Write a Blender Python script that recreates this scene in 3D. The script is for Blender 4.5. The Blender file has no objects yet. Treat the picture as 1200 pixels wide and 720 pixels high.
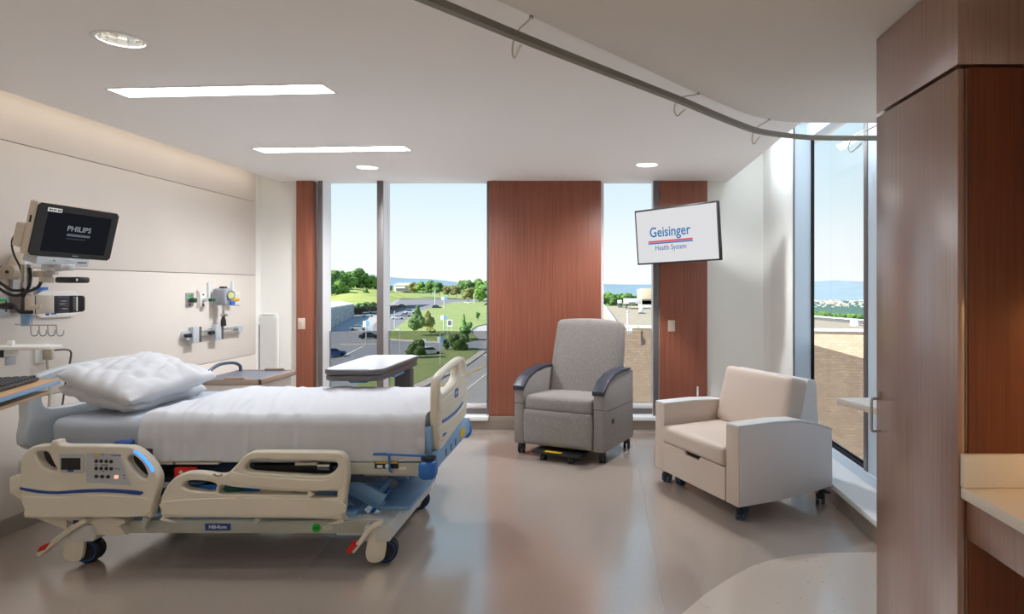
import bpy, bmesh, math, random
from mathutils import Vector, Matrix, noise
C = bpy.context.scene.collection
S = bpy.context.scene
PI = math.pi
random.seed(7)

# ------------------------------------------------------------------ camera
EYE, FOC, CX, CY = 1.494, 740.0, 700.0, 336.0      # eye height (m), focal length (px), principal point (px)
cam = bpy.data.cameras.new('camera'); cam_ob = bpy.data.objects.new('camera', cam); C.objects.link(cam_ob)
cam_ob.location = (0, 0, EYE); cam_ob.rotation_euler = (PI/2, 0, 0)
cam.sensor_width = 36; cam.lens = FOC/1200*36
cam.shift_x = (600-CX)/1200; cam.shift_y = (CY-360)/1200
cam.clip_start = .05; cam.clip_end = 20000
S.camera = cam_ob

# ------------------------------------------------------------------ colour management
S.view_settings.view_transform = 'Standard'; S.view_settings.look = 'None'
S.view_settings.gamma = 1; S.view_settings.use_curve_mapping = False
S.view_settings.exposure = 0.15
S.cycles.diffuse_bounces = 8

def lin(c):
    return tuple((v/12.92 if v <= .04045 else ((v+.055)/1.055)**2.4) for v in (x/255 for x in c))

# ------------------------------------------------------------------ sky
W = bpy.data.worlds.new('sky'); S.world = W; W.use_nodes = True
nt = W.node_tree; nt.nodes.clear()
geo = nt.nodes.new('ShaderNodeTexCoord'); sep = nt.nodes.new('ShaderNodeSeparateXYZ')
ramp = nt.nodes.new('ShaderNodeValToRGB'); bg = nt.nodes.new('ShaderNodeBackground'); out = nt.nodes.new('ShaderNodeOutputWorld')
nt.links.new(geo.outputs['Generated'], sep.inputs[0]); nt.links.new(sep.outputs['Z'], ramp.inputs[0])
nt.links.new(ramp.outputs[0], bg.inputs[0]); nt.links.new(bg.outputs[0], out.inputs[0])
el = ramp.color_ramp.elements
el[0].position = 0.0; el[0].color = (*lin((252, 253, 253)), 1)
el[1].position = 1.0; el[1].color = (*lin((92, 150, 214)), 1)
for p, c in ((.06, (243, 249, 251)), (.14, (221, 239, 247)), (.22, (208, 233, 245)), (.34, (190, 223, 243)), (.55, (146, 196, 234))):
    e = el.new(p); e.color = (*lin(c), 1)
SKY_STRENGTH = 0.98
bg.inputs[1].default_value = SKY_STRENGTH

# ------------------------------------------------------------------ sun
sun = bpy.data.lights.new('sun', 'SUN'); sun.energy = 8.5; sun.angle = .009; sun.color = (1, .95, .86)
sun_ob = bpy.data.objects.new('sun', sun); C.objects.link(sun_ob)
sun_ob.rotation_euler = Vector((.72, .34, -.60)).to_track_quat('-Z', 'Y').to_euler()

# lamp powers (used by the lamp builders further down)
STRIP_EMIT = 19.0        # ceiling light slots, emission strength
COVE_EMIT = 5.0        # cove strip along the headwall
DOWN_W = 45.0          # downlights, W
ENTRY_FILL_EMIT = 22.0        # slot lights added over the entry, out of view
BAY_FILL_EMIT = 20.0         # linear lamp added out of sight in the window bay, lifts the right wall

# ------------------------------------------------------------------ placing
def P(px, py, Y): return Vector(((px-CX)*Y/FOC, Y, EYE+(CY-py)*Y/FOC))          # on the plane at depth Y
def XW(px, py, X):                                                                # on the plane at side X
    Y = FOC*X/(px-CX); return Vector((X, Y, EYE+(CY-py)*Y/FOC))
def F(px, py, z=0.0):                                                             # on the level z
    Y = (EYE-z)*FOC/(py-CY); return Vector(((px-CX)*Y/FOC, Y, z))

# ------------------------------------------------------------------ materials
def pm(name, col, rough=.5, metal=0.0, var=0.0, vscale=8.0, bump=0.0, bscale=60.0, stretch=None, coat=0.0,
       emit=0.0, spec=.5, sheen=0.0, col2=None, detail=4.0):
    m = bpy.data.materials.new(name); m.use_nodes = True
    t = m.node_tree; b = t.nodes['Principled BSDF']
    c = lin(col)
    b.inputs['Base Color'].default_value = (*c, 1)
    b.inputs['Roughness'].default_value = rough; b.inputs['Metallic'].default_value = metal
    b.inputs['Specular IOR Level'].default_value = spec
    if coat: b.inputs['Coat Weight'].default_value = coat; b.inputs['Coat Roughness'].default_value = .12
    if sheen: b.inputs['Sheen Weight'].default_value = sheen
    if emit:
        b.inputs['Emission Color'].default_value = (*c, 1); b.inputs['Emission Strength'].default_value = emit
    if var or bump or col2:
        tc = t.nodes.new('ShaderNodeTexCoord'); mp = t.nodes.new('ShaderNodeMapping')
        t.links.new(tc.outputs['Object'], mp.inputs[0])
        if stretch: mp.inputs['Scale'].default_value = stretch
    if var or col2:
        n = t.nodes.new('ShaderNodeTexNoise'); n.inputs['Scale'].default_value = vscale; n.inputs['Detail'].default_value = detail
        t.links.new(mp.outputs[0], n.inputs[0])
        r = t.nodes.new('ShaderNodeValToRGB')
        a = lin(col2) if col2 else tuple(max(0, v*(1-var)) for v in c)
        d = c if col2 else tuple(min(1, v*(1+var)) for v in c)
        r.color_ramp.elements[0].position = .3; r.color_ramp.elements[0].color = (*a, 1)
        r.color_ramp.elements[1].position = .7; r.color_ramp.elements[1].color = (*d, 1)
        t.links.new(n.outputs['Fac'], r.inputs[0]); t.links.new(r.outputs[0], b.inputs['Base Color'])
    if bump:
        n2 = t.nodes.new('ShaderNodeTexNoise'); n2.inputs['Scale'].default_value = bscale; n2.inputs['Detail'].default_value = 3
        t.links.new(mp.outputs[0], n2.inputs[0])
        bp = t.nodes.new('ShaderNodeBump'); bp.inputs['Strength'].default_value = bump; bp.inputs['Distance'].default_value = .01
        t.links.new(n2.outputs['Fac'], bp.inputs['Height']); t.links.new(bp.outputs[0], b.inputs['Normal'])
    return m

def speckle(name, col, speck, rough, scale, thr=.12):
    m = pm(name, col, rough); t = m.node_tree; b = t.nodes['Principled BSDF']
    tc = t.nodes.new('ShaderNodeTexCoord')
    v = t.nodes.new('ShaderNodeTexVoronoi'); v.inputs['Scale'].default_value = scale; v.inputs['Randomness'].default_value = 1
    t.links.new(tc.outputs['Object'], v.inputs['Vector'])
    r = t.nodes.new('ShaderNodeValToRGB'); r.color_ramp.elements[0].position = thr*.6; r.color_ramp.elements[1].position = thr
    r.color_ramp.elements[0].color = (*lin(speck), 1); r.color_ramp.elements[1].color = (*lin(col), 1)
    t.links.new(v.outputs['Distance'], r.inputs[0])
    n = t.nodes.new('ShaderNodeTexNoise'); n.inputs['Scale'].default_value = 1.3; n.inputs['Detail'].default_value = 3
    t.links.new(tc.outputs['Object'], n.inputs[0])
    mx = t.nodes.new('ShaderNodeMix'); mx.data_type = 'RGBA'; mx.blend_type = 'MULTIPLY'; mx.inputs[0].default_value = .18
    t.links.new(r.outputs[0], mx.inputs[6]); t.links.new(n.outputs['Color'], mx.inputs[7])
    t.links.new(r.outputs[0], b.inputs['Base Color'])
    b.inputs['Coat Weight'].default_value = 1; b.inputs['Coat Roughness'].default_value = .15; b.inputs['Coat IOR'].default_value = 1.8
    n2 = t.nodes.new('ShaderNodeTexNoise'); n2.inputs['Scale'].default_value = 25
    t.links.new(tc.outputs['Object'], n2.inputs[0])
    mr = t.nodes.new('ShaderNodeMapRange'); mr.inputs[3].default_value = rough*.9; mr.inputs[4].default_value = rough*1.15
    t.links.new(n2.outputs['Fac'], mr.inputs[0]); t.links.new(mr.outputs[0], b.inputs['Roughness'])
    return m

def wood(name, c1, c2, rough=.42, scale=1.0, spec=.5):
    m = pm(name, c1, rough, spec=spec); t = m.node_tree; b = t.nodes['Principled BSDF']
    tc = t.nodes.new('ShaderNodeTexCoord'); mp = t.nodes.new('ShaderNodeMapping')
    mp.inputs['Scale'].default_value = (60*scale, 60*scale, 1.1*scale)
    t.links.new(tc.outputs['Object'], mp.inputs[0])
    n = t.nodes.new('ShaderNodeTexNoise'); n.inputs['Scale'].default_value = 1.6; n.inputs['Detail'].default_value = 7; n.inputs['Roughness'].default_value = .62
    t.links.new(mp.outputs[0], n.inputs[0])
    r = t.nodes.new('ShaderNodeValToRGB'); r.color_ramp.elements[0].position = .30; r.color_ramp.elements[1].position = .70
    r.color_ramp.elements[0].color = (*lin(c2), 1); r.color_ramp.elements[1].color = (*lin(c1), 1)
    t.links.new(n.outputs['Fac'], r.inputs[0]); t.links.new(r.outputs[0], b.inputs['Base Color'])
    bp = t.nodes.new('ShaderNodeBump'); bp.inputs['Strength'].default_value = .05; bp.inputs['Distance'].default_value = .003
    t.links.new(n.outputs['Fac'], bp.inputs['Height']); t.links.new(bp.outputs[0], b.inputs['Normal'])
    return m

def glass(name, tint=(1, 1, 1), gloss=.05):
    m = bpy.data.materials.new(name); m.use_nodes = True; t = m.node_tree; t.nodes.clear()
    o = t.nodes.new('ShaderNodeOutputMaterial'); mx = t.nodes.new('ShaderNodeMixShader')
    tr = t.nodes.new('ShaderNodeBsdfTransparent'); gl = t.nodes.new('ShaderNodeBsdfGlossy')
    tr.inputs[0].default_value = (*tint, 1); gl.inputs['Roughness'].default_value = .02
    fr = t.nodes.new('ShaderNodeFresnel'); fr.inputs[0].default_value = 1.3
    mu = t.nodes.new('ShaderNodeMath'); mu.operation = 'MULTIPLY'; mu.inputs[1].default_value = gloss
    t.links.new(fr.outputs[0], mu.inputs[0]); t.links.new(mu.outputs[0], mx.inputs[0])
    t.links.new(tr.outputs[0], mx.inputs[1]); t.links.new(gl.outputs[0], mx.inputs[2]); t.links.new(mx.outputs[0], o.inputs[0])
    return m

def emis(name, col, strength):
    m = bpy.data.materials.new(name); m.use_nodes = True; t = m.node_tree; t.nodes.clear()
    o = t.nodes.new('ShaderNodeOutputMaterial'); e = t.nodes.new('ShaderNodeEmission')
    e.inputs[0].default_value = (*lin(col), 1); e.inputs[1].default_value = strength
    t.links.new(e.outputs[0], o.inputs[0]); return m

M = dict(
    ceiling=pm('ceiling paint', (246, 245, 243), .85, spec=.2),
    soffit=pm('shade-greyed soffit paint', (222, 219, 214), .85, spec=.2),  # ceiling paint greyed: shade over the entry is put into the colour
    white_wall=pm('white wall paint', (236, 236, 232), .7, spec=.3),
    panel=pm('headwall laminate', (224, 216, 208), .45, var=.02, vscale=3, spec=.35),
    joint=pm('panel joint', (150, 142, 132), .7),
    floor=speckle('vinyl floor', (170, 156, 145), (206, 197, 188), .24, 55, .11),
    floor2=speckle('light vinyl floor', (204, 190, 176), (160, 148, 136), .28, 55, .10),
    base=speckle('cove base vinyl', (134, 121, 108), (168, 156, 144), .34, 55, .09),
    seam=pm('floor weld', (168, 154, 142), .35),
    wood=wood('window wall veneer', (157, 96, 74), (131, 71, 54), .42),
    wood2=wood('wardrobe veneer', (150, 106, 84), (128, 84, 64), .34),
    wood3=wood('counter side veneer', (122, 64, 30), (92, 44, 20), .45),
    dark=pm('black recess', (18, 16, 15), .8),
    alu=pm('painted aluminium frame', (226, 222, 222), .4, .0),
    alu_dark=pm('dark aluminium and mullion shade', (112, 106, 106), .4, .3),
    alu_blue=pm('pale blue aluminium', (206, 222, 236), .4, 0),
    sill=pm('white window ledge', (232, 234, 234), .35),
    glass=glass('window glass', (.98, .99, .99), .05),
    film=glass('window film', (.62, .615, .62), .05),
    steel=pm('brushed steel', (190, 192, 194), .3, .9),
    chrome=pm('chrome', (215, 218, 222), .15, 1.0),
    reflector=pm('faceted reflector', (226, 224, 218), .12, .95),
    black=pm('black plastic', (26, 26, 28), .42),
    rubber=pm('black rubber', (30, 32, 36), .6),
    beige=pm('beige plastic', (196, 184, 168), .45),
    white_pl=pm('white plastic', (232, 232, 228), .4),
    grey_pl=pm('light grey plastic', (186, 192, 200), .4),
    bed_pl=pm('cream bed plastic', (222, 216, 200), .38, spec=.45),
    bed_frame=pm('painted bed frame', (188, 192, 182), .4, .1),
    bed_blue=pm('blue bed plastic', (38, 108, 190), .35),
    bed_lblue=pm('light blue metal', (128, 172, 216), .35, .1),
    bed_navy=pm('navy stripe', (38, 74, 150), .4),
    head_pl=pm('blue grey headboard plastic', (186, 192, 198), .38),
    dark_blue=pm('dark blue deck', (42, 62, 92), .5),
    sheet=pm('white cotton sheet', (206, 209, 216), .9, bump=.12, bscale=14, sheen=.2, spec=.15),
    pillow=pm('white pillowcase cotton', (208, 210, 215), .9, bump=.35, bscale=9, sheen=.2, spec=.15),
    fitted=pm('pale blue fitted sheet', (178, 186, 198), .9, bump=.15, bscale=25, spec=.15),
    red=pm('red plastic', (200, 34, 28), .4),
    green=pm('green sticker', (28, 190, 50), .5),
    txt_white=pm('white lettering', (235, 238, 242), .5),
    txt_black=pm('black lettering', (15, 20, 15), .5),
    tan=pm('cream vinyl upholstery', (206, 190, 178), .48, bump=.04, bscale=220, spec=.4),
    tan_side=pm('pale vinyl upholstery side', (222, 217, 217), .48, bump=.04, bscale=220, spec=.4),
    tan_cap=pm('pale arm cap', (216, 218, 218), .35),
    fabric=pm('grey woven upholstery', (160, 154, 151), .92, col2=(140, 134, 132), vscale=70, detail=8, bump=.5, bscale=320,
              stretch=(1.5, 1.5, .55), spec=.2),
    arm_pad=pm('dark armrest urethane', (52, 56, 68), .4),
    caster_blue=pm('blue grey caster', (52, 78, 112), .4),
    table_top=pm('overbed table laminate', (214, 216, 222), .22, spec=.6),
    table_edge=pm('dark grey table edge', (84, 80, 82), .4),
    cab_white=pm('bedside cabinet laminate', (222, 214, 206), .45),
    cab_top=pm('slate cabinet top', (96, 104, 120), .35),
    cab_rim=pm('taupe cabinet rim', (168, 146, 132), .4),
    counter=pm('white solid surface', (220, 212, 200), .35, var=.02, vscale=120),
    track=pm('curtain track metal', (128, 124, 114), .5, .2),
    cord=pm('cream cord', (206, 200, 184), .6),
    brass=pm('steel lock', (180, 176, 160), .3, .9),
    yellow=pm('yellow label', (220, 180, 30), .5),
)

b_ = M['wood2'].node_tree.nodes['Principled BSDF']; b_.inputs['Coat Weight'].default_value = 1; b_.inputs['Coat Roughness'].default_value = .27; b_.inputs['Coat IOR'].default_value = 2.5

# ------------------------------------------------------------------ mesh builder
class MB:
    def __init__(s): s.bm = bmesh.new()
    def box(s, c, d, bev=0.0, rot=None, seg=2):
        m = Matrix.Translation(Vector(c)) @ (rot.to_4x4() if rot else Matrix.Identity(4)) @ Matrix.Diagonal((*d, 1))
        r = bmesh.ops.create_cube(s.bm, size=1, matrix=m)
        if bev:
            es = list({e for v in r['verts'] for e in v.link_edges})
            bmesh.ops.bevel(s.bm, geom=es, offset=min(bev, min(d)*.49), segments=seg, profile=.5, affect='EDGES')
        return s
    def ab(s, a, b, bev=0.0, seg=2):                       # box between two corners
        a, b = Vector(a), Vector(b)
        return s.box((a+b)/2, [abs(v) for v in (b-a)], bev, None, seg)
    def bar(s, a, b, w, h, bev=0.0, up=(0, 0, 1)):         # box beam from a to b, w across, h along up
        a, b = Vector(a), Vector(b); d = b-a; y = d.normalized(); up = Vector(up)
        x = y.cross(up).normalized(); z = x.cross(y)
        return s.box((a+b)/2, (w, d.length, h), bev, Matrix((x, y, z)).transposed())
    def cyl(s, a, b, r, r2=None, seg=20, cap=True):
        a, b = Vector(a), Vector(b); d = b-a
        m = Matrix.Translation((a+b)/2) @ d.to_track_quat('Z', 'Y').to_matrix().to_4x4()
        bmesh.ops.create_cone(s.bm, cap_ends=cap, segments=seg, radius1=r, radius2=r if r2 is None else r2, depth=d.length, matrix=m)
        return s
    def ball(s, c, r, sub=2, scale=(1, 1, 1), rot=None):
        m = Matrix.Translation(Vector(c)) @ (rot.to_4x4() if rot else Matrix.Identity(4)) @ Matrix.Diagonal((*scale, 1))
        bmesh.ops.create_icosphere(s.bm, subdivisions=sub, radius=r, matrix=m); return s
    def tube(s, pts, r, seg=8, closed=False, flat=1.0):
        pts = [Vector(p) for p in pts]; n = len(pts); rings = []
        nrm = None
        for i, p in enumerate(pts):
            t = (pts[min(i+1, n-1)]-pts[max(i-1, 0)]).normalized()
            if nrm is None:
                nrm = t.orthogonal().normalized() if abs(t.z) > .9 else t.cross(Vector((0, 0, 1))).normalized()
            nrm = (nrm - t*nrm.dot(t)).normalized(); bi = t.cross(nrm)
            rr = r[i] if isinstance(r, (list, tuple)) else r
            rings.append([s.bm.verts.new(p+nrm*math.cos(2*PI*k/seg)*rr+bi*math.sin(2*PI*k/seg)*rr*flat) for k in range(seg)])
        for a, b in zip(rings, rings[1:]):
            for k in range(seg): s.bm.faces.new((a[k], a[(k+1) % seg], b[(k+1) % seg], b[k]))
        s.bm.faces.new(rings[0][::-1]); s.bm.faces.new(rings[-1]); return s
    def lathe(s, prof, m=None, seg=24, ring=False):
        m = m or Matrix.Identity(4); rings = []
        for r, z in prof:
            rings.append([s.bm.verts.new(m @ Vector((r*math.cos(2*PI*k/seg), r*math.sin(2*PI*k/seg), z))) for k in range(seg)])
        for a, b in zip(rings, rings[1:]):
            for k in range(seg): s.bm.faces.new((a[k], a[(k+1) % seg], b[(k+1) % seg], b[k]))
        if ring:
            a, b = rings[-1], rings[0]
            for k in range(seg): s.bm.faces.new((a[k], a[(k+1) % seg], b[(k+1) % seg], b[k]))
        else:
            s.bm.faces.new(rings[0][::-1]); s.bm.faces.new(rings[-1])
        return s
    def prism(s, poly, vec, bev=0.0):                      # planar 3D polygon pushed along vec
        vs = [s.bm.verts.new(Vector(p)) for p in poly]; f = s.bm.faces.new(vs)
        r = bmesh.ops.extrude_face_region(s.bm, geom=[f])
        nv = [g for g in r['geom'] if isinstance(g, bmesh.types.BMVert)]
        bmesh.ops.translate(s.bm, verts=nv, vec=Vector(vec))
        if bev:
            es = list({e for v in vs+nv for e in v.link_edges})
            bmesh.ops.bevel(s.bm, geom=es, offset=bev, segments=2, profile=.5, affect='EDGES')
        return s
    def plate(s, outline, holes, depth, bev, m, smooth=3):  # outline with holes in xy, thick along z (centred), bevelled
        cu = bpy.data.curves.new('plate', 'CURVE'); cu.dimensions = '2D'; cu.fill_mode = 'BOTH'
        cu.extrude = max(depth/2-bev, 0); cu.bevel_depth = bev; cu.bevel_resolution = 2; cu.offset = -bev
        for k, poly in enumerate([outline]+list(holes)):
            pts = rounded(poly, smooth)
            sp = cu.splines.new('POLY'); sp.points.add(len(pts)-1); sp.use_cyclic_u = True
            for q, p in zip(sp.points, pts): q.co = (p[0], p[1], 0, 1)
        o = bpy.data.objects.new('plate', cu); C.objects.link(o)
        bpy.context.view_layer.update()
        me = bpy.data.meshes.new_from_object(o.evaluated_get(bpy.context.evaluated_depsgraph_get()))
        me.transform(m); s.bm.from_mesh(me)
        bpy.data.objects.remove(o); bpy.data.curves.remove(cu); bpy.data.meshes.remove(me)
        return s
    def soft(s, c, d, r, n=8, crown=0.0, rot=None, fn=None, side=0.0):  # rounded, padded block
        m = Matrix.Translation(Vector(c)) @ (rot.to_4x4() if rot else Matrix.Identity(4))
        b2 = bmesh.new(); bmesh.ops.create_cube(b2, size=2)
        bmesh.ops.subdivide_edges(b2, edges=b2.edges[:], cuts=n, use_grid_fill=True)
        hx, hy, hz = (v/2 for v in d); r = min(r, hx, hy, hz)
        def warp(t, h):                                    # more samples near the edges
            return h*math.copysign(1-(1-abs(t))**1.7, t) if abs(t) < 1 else h*t
        for v in b2.verts:
            u = v.co.copy(); q = Vector((warp(u.x, hx), warp(u.y, hy), warp(u.z, hz)))
            inn = Vector((max(-hx+r, min(hx-r, q.x)), max(-hy+r, min(hy-r, q.y)), max(-hz+r, min(hz-r, q.z))))
            dv = q-inn
            if dv.length > 1e-9: q = inn+dv.normalized()*min(r, dv.length) if dv.length > r else q
            fx, fy, fz = q.x/hx, q.y/hy, q.z/hz
            if crown: q.z += crown*(1-fx*fx)*(1-fy*fy)*fz
            if side:
                q.y += side*(1-fx*fx)*(1-fz*fz)*fy; q.x += side*(1-fy*fy)*(1-fz*fz)*fx
            if fn: q = fn(q, fx, fy, fz)
            v.co = m @ q
        me = bpy.data.meshes.new('t'); b2.to_mesh(me); b2.free(); s.bm.from_mesh(me); bpy.data.meshes.remove(me); return s
    def build(s, name, mat, parent=None, world=False, ang=38, smooth=True):
        me = bpy.data.meshes.new(name)
        if world and parent is not None:
            bmesh.ops.transform(s.bm, matrix=MW[parent.name].inverted(), verts=s.bm.verts)
        bmesh.ops.recalc_face_normals(s.bm, faces=s.bm.faces)
        s.bm.to_mesh(me); s.bm.free()
        me.materials.append(M[mat] if isinstance(mat, str) else mat)
        if smooth:
            me.polygons.foreach_set('use_smooth', [True]*len(me.polygons)); me.set_sharp_from_angle(angle=math.radians(ang))
        o = bpy.data.objects.new(name, me); C.objects.link(o)
        if parent is not None: o.parent = parent
        MW[o.name] = MW[parent.name].copy() if parent is not None else Matrix.Identity(4)
        return o
MW = {}

def rounded(poly, n):                                      # closed Catmull-Rom through the points (n = 0 keeps corners)
    if n <= 1: return poly
    L = len(poly); o = []
    for i in range(L):
        p0, p1, p2, p3 = (Vector(poly[(i+k-1) % L][:2]) for k in range(4))
        for j in range(n):
            t = j/n
            o.append(.5*((2*p1)+(p2-p0)*t+(2*p0-5*p1+4*p2-p3)*t*t+(3*p1-p0-3*p2+p3)*t**3))
    return o

def smooth_path(pts, n=6):
    pts = [Vector(p) for p in pts]; L = len(pts); o = []
    for i in range(L-1):
        p0, p1, p2, p3 = pts[max(i-1, 0)], pts[i], pts[i+1], pts[min(i+2, L-1)]
        for j in range(n):
            t = j/n; o.append(.5*((2*p1)+(p2-p0)*t+(2*p0-5*p1+4*p2-p3)*t*t+(3*p1-p0-3*p2+p3)*t**3))
    o.append(pts[-1]); return o

def thing(name, label, cat, loc=(0, 0, 0), rz=0.0, group=None, rot=None):
    o = bpy.data.objects.new(name, None); C.objects.link(o); o.empty_display_size = .1
    m = Matrix.Translation(Vector(loc)) @ (rot.to_4x4() if rot else Matrix.Rotation(rz, 4, 'Z'))
    o.location = loc; o.rotation_euler = m.to_euler(); MW[o.name] = m
    return tag(o, label, cat, group)
def tag(o, label=None, cat=None, group=None, kind=None):
    if label: o['label'] = label
    if cat: o['category'] = cat
    if group: o['group'] = group
    if kind: o['kind'] = kind
    return o
def struct(o): o['kind'] = 'structure'; return o
def dup(root, loc, rz=None, label=None):
    def cp(o, par):
        c = o.copy(); C.objects.link(c); c.parent = par
        for ch in list(o.children): cp(ch, c)
        return c
    r = cp(root, None); r.location = loc
    if rz is not None: r.rotation_euler = (0, 0, rz)
    if label: r['label'] = label
    return r

def text(s, size, m, mat, parent, name='lettering', depth=.0006, align='CENTER', sx=1.0, bold=0.0, world=False):
    cu = bpy.data.curves.new('t', 'FONT'); cu.body = s; cu.size = size; cu.align_x = align; cu.align_y = 'CENTER'
    cu.extrude = depth; cu.offset = bold; cu.resolution_u = 3
    o = bpy.data.objects.new('t', cu); C.objects.link(o); bpy.context.view_layer.update()
    me = bpy.data.meshes.new_from_object(o.evaluated_get(bpy.context.evaluated_depsgraph_get()))
    bpy.data.objects.remove(o); bpy.data.curves.remove(cu)
    me.transform(Matrix.Diagonal((sx, 1, 1, 1))); me.transform(m)
    if world: me.transform(MW[parent.name].inverted())
    me.materials.clear(); me.materials.append(M[mat] if isinstance(mat, str) else mat)
    t = bpy.data.objects.new(name, me); C.objects.link(t); t.parent = parent; MW[t.name] = MW[parent.name].copy()
    return t
def frame(o, x, y):                                        # matrix with origin o, right x, up y
    x, y = Vector(x).normalized(), Vector(y).normalized(); z = x.cross(y)
    m = Matrix((x, y, z)).transposed().to_4x4(); m.translation = Vector(o); return m

# ================================================================== THE ROOM
XL, YB, XR = -3.545, 6.66, 1.75
def bx(name, a, b, mat, kind='structure', bev=0.0, parent=None):
    o = MB().ab(a, b, bev).build(name, mat, parent)
    if parent is None: o['kind'] = kind
    return o
# floor: dark vinyl field with the lighter vinyl let in along a curve
fl_curve = [(-.55, 1.60), (.387, 2.879), (.562, 3.106), (.744, 3.295), (.89, 3.412), (1.085, 3.499), (1.282, 3.534), (1.75, 3.556)]
fl = smooth_path([(x, y, 0) for x, y in fl_curve], 5)
b = MB(); b.ab((XL-.1, -1.7, -.2), (XR+.2, YB+.2, 0)); floor = struct(b.build('floor', 'floor', smooth=False))
b = MB()
poly = [Vector((XR+.1, -1.6, 0))]+[Vector((XR+.1, 3.556, 0))]+[p for p in reversed(fl)]+[Vector((-1.4, .5, 0)), Vector((-2.4, -.4, 0)), Vector((-2.6, -1.6, 0))]
b.prism([p+Vector((0, 0, .0004)) for p in poly], (0, 0, .0012)); b.build('floor_inlay', 'floor2', floor, smooth=False)
def seam(name, pts, w=.0026):
    m = MB()
    for a, c in zip(pts, pts[1:]): m.bar(Vector(a)+Vector((0, 0, .0012)), Vector(c)+Vector((0, 0, .0012)), w, .0014)
    return m.build(name, 'seam', floor)
seam('weld_seam', [F(742, 515), F(760, 610), F(781, 720)])
seam('weld_seam', [F(415, 596), F(350, 680)])
seam('weld_seam', [F(545, 540), F(300, 760)] if False else [F(416, 596), F(436, 585)])
# left wall: headwall panels with open joints on a backing
wl = bx('wall_left', (XL-.16, -1.7, -.1), (XL-.016, YB+.2, 2.95), 'joint')
for z0, z1 in ((.10, .792), (.797, 1.610), (1.615, 2.368), (2.373, 2.93)):
    MB().ab((XL-.016, -1.7, z0), (XL, 3.2, z1), .0015).build('panel', 'panel', wl)
    MB().ab((XL-.016, 3.2, z0), (XL, 6.555, z1), .0015).build('panel', 'panel', wl)
MB().ab((XL-.016, 6.555, 0), (XL-.008, 6.70, 2.93)).build('end_strip', 'white_wall', wl)
b = MB(); b.ab((XL-.016, -1.7, 0), (XL+.004, 6.555, .10), .002); struct(b.build('baseboard_left', 'base'))
# back wall: white at both ends, veneer panels between the windows
wb = bx('wall_back', (-3.70, YB, -.1), (-3.10, YB+.24, 2.95), 'white_wall')
MB().ab((1.10, YB, -.1), (1.96, YB+.24, 2.95)).build('wall_section', 'white_wall', wb)
MB().ab((-3.16, YB+.02, -.1), (-2.98, YB+.24, 2.95)).build('pier', 'white_wall', wb)
MB().ab((-1.11, YB+.02, -.1), (.02, YB+.24, 2.95)).build('pier', 'white_wall', wb)
MB().ab((.67, YB+.02, -.1), (1.14, YB+.24, 2.95)).build('pier', 'white_wall', wb)
MB().ab((-3.16, YB+.13, -.1), (1.16, YB+.24, .20)).build('wall_below_windows', 'white_wall', wb)
MB().ab((-3.16, YB+.0, 2.80), (1.16, YB+.24, 2.95)).build('wall_head', 'white_wall', wb)
for x0, x1, n in ((-3.148, -2.974, 1), (-1.133, .0401, 1), (.651, 1.1506, 1)):
    for k in range(n):
        a, c = x0+(x1-x0)*k/n, x0+(x1-x0)*(k+1)/n
        g = .0007 if n > 1 else 0
        MB().ab((a+(g if k else 0), 6.60, .14), (c-(g if k < n-1 else 0), YB+.02, 2.8), .0015).build('wood_panel', 'wood', wb)
b = MB(); b.ab((XL-.008, 6.632, 0), (-3.146, YB, .14), .003); b.ab((-3.148, 6.575, 0), (1.16, YB+.01, .139), .003); b.ab((1.15, 6.632, 0), (XR, YB, .14), .003)
struct(b.build('baseboard_back', 'base'))
# back windows
def dark_mull(b1, b2, x0, x1):
    b1.ab((x0, 6.612, .14), (x1, 6.82, 2.9)); b2.ab((x0-.001, 6.600, .14), (x1+.001, 6.613, 2.9), .002)
def back_window(name, x0, x1, mulls, jl):
    w = thing(name, None, None); w['kind'] = 'structure'
    MB().ab((x0, 6.50+.045, .10), (x1, 6.80, .142), .004).build('ledge', 'sill', w)
    MB().ab((x0, 6.69, .142), (x1, 6.72, .20)).build('lower_channel', 'alu_dark', w)
    MB().ab((x0, 6.70, .195), (x1, 6.82, .244), .003).build('bottom_rail', 'alu', w)
    for a, c in mulls:
        mo = MB().ab((a, 6.612, .14), (c, 6.82, 2.9)).build('mullion', 'alu', w)
        MB().ab((a-.001, 6.598, .14), (c+.001, 6.613, 2.9), .002).build('mullion_front_shade', 'alu_dark', mo)  # same frame metal; shade of the backlit front face put into the colour
    MB().ab((x0, 6.76, .15), (x0+.028, 6.82, 2.9)).build('jamb', 'alu', w)
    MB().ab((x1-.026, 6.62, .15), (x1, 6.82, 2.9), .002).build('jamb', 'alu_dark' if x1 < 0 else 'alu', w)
    MB().ab((x0, 6.66, 2.74), (x1, 6.82, 2.9)).build('head_rail', 'alu', w)
    cuts = [x0]+[v for m_ in mulls for v in m_]+[x1]
    for a, c in zip(cuts[0::2], cuts[1::2]):
        if c-a < .1: continue
        MB().ab((a, 6.786, .24), (c, 6.792, 2.76)).build('pane', 'glass', w, smooth=False)
        MB().ab((a, 6.778, .244), (c, 6.780, 1.018)).build('film', 'film', w, smooth=False)
    return w
back_window('window_1', -2.974, -1.1335, [(-2.916, -2.876), (-2.303, -2.240)], 0)
back_window('window_2', .0405, .651, [(.584, .6395)], 0)
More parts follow.
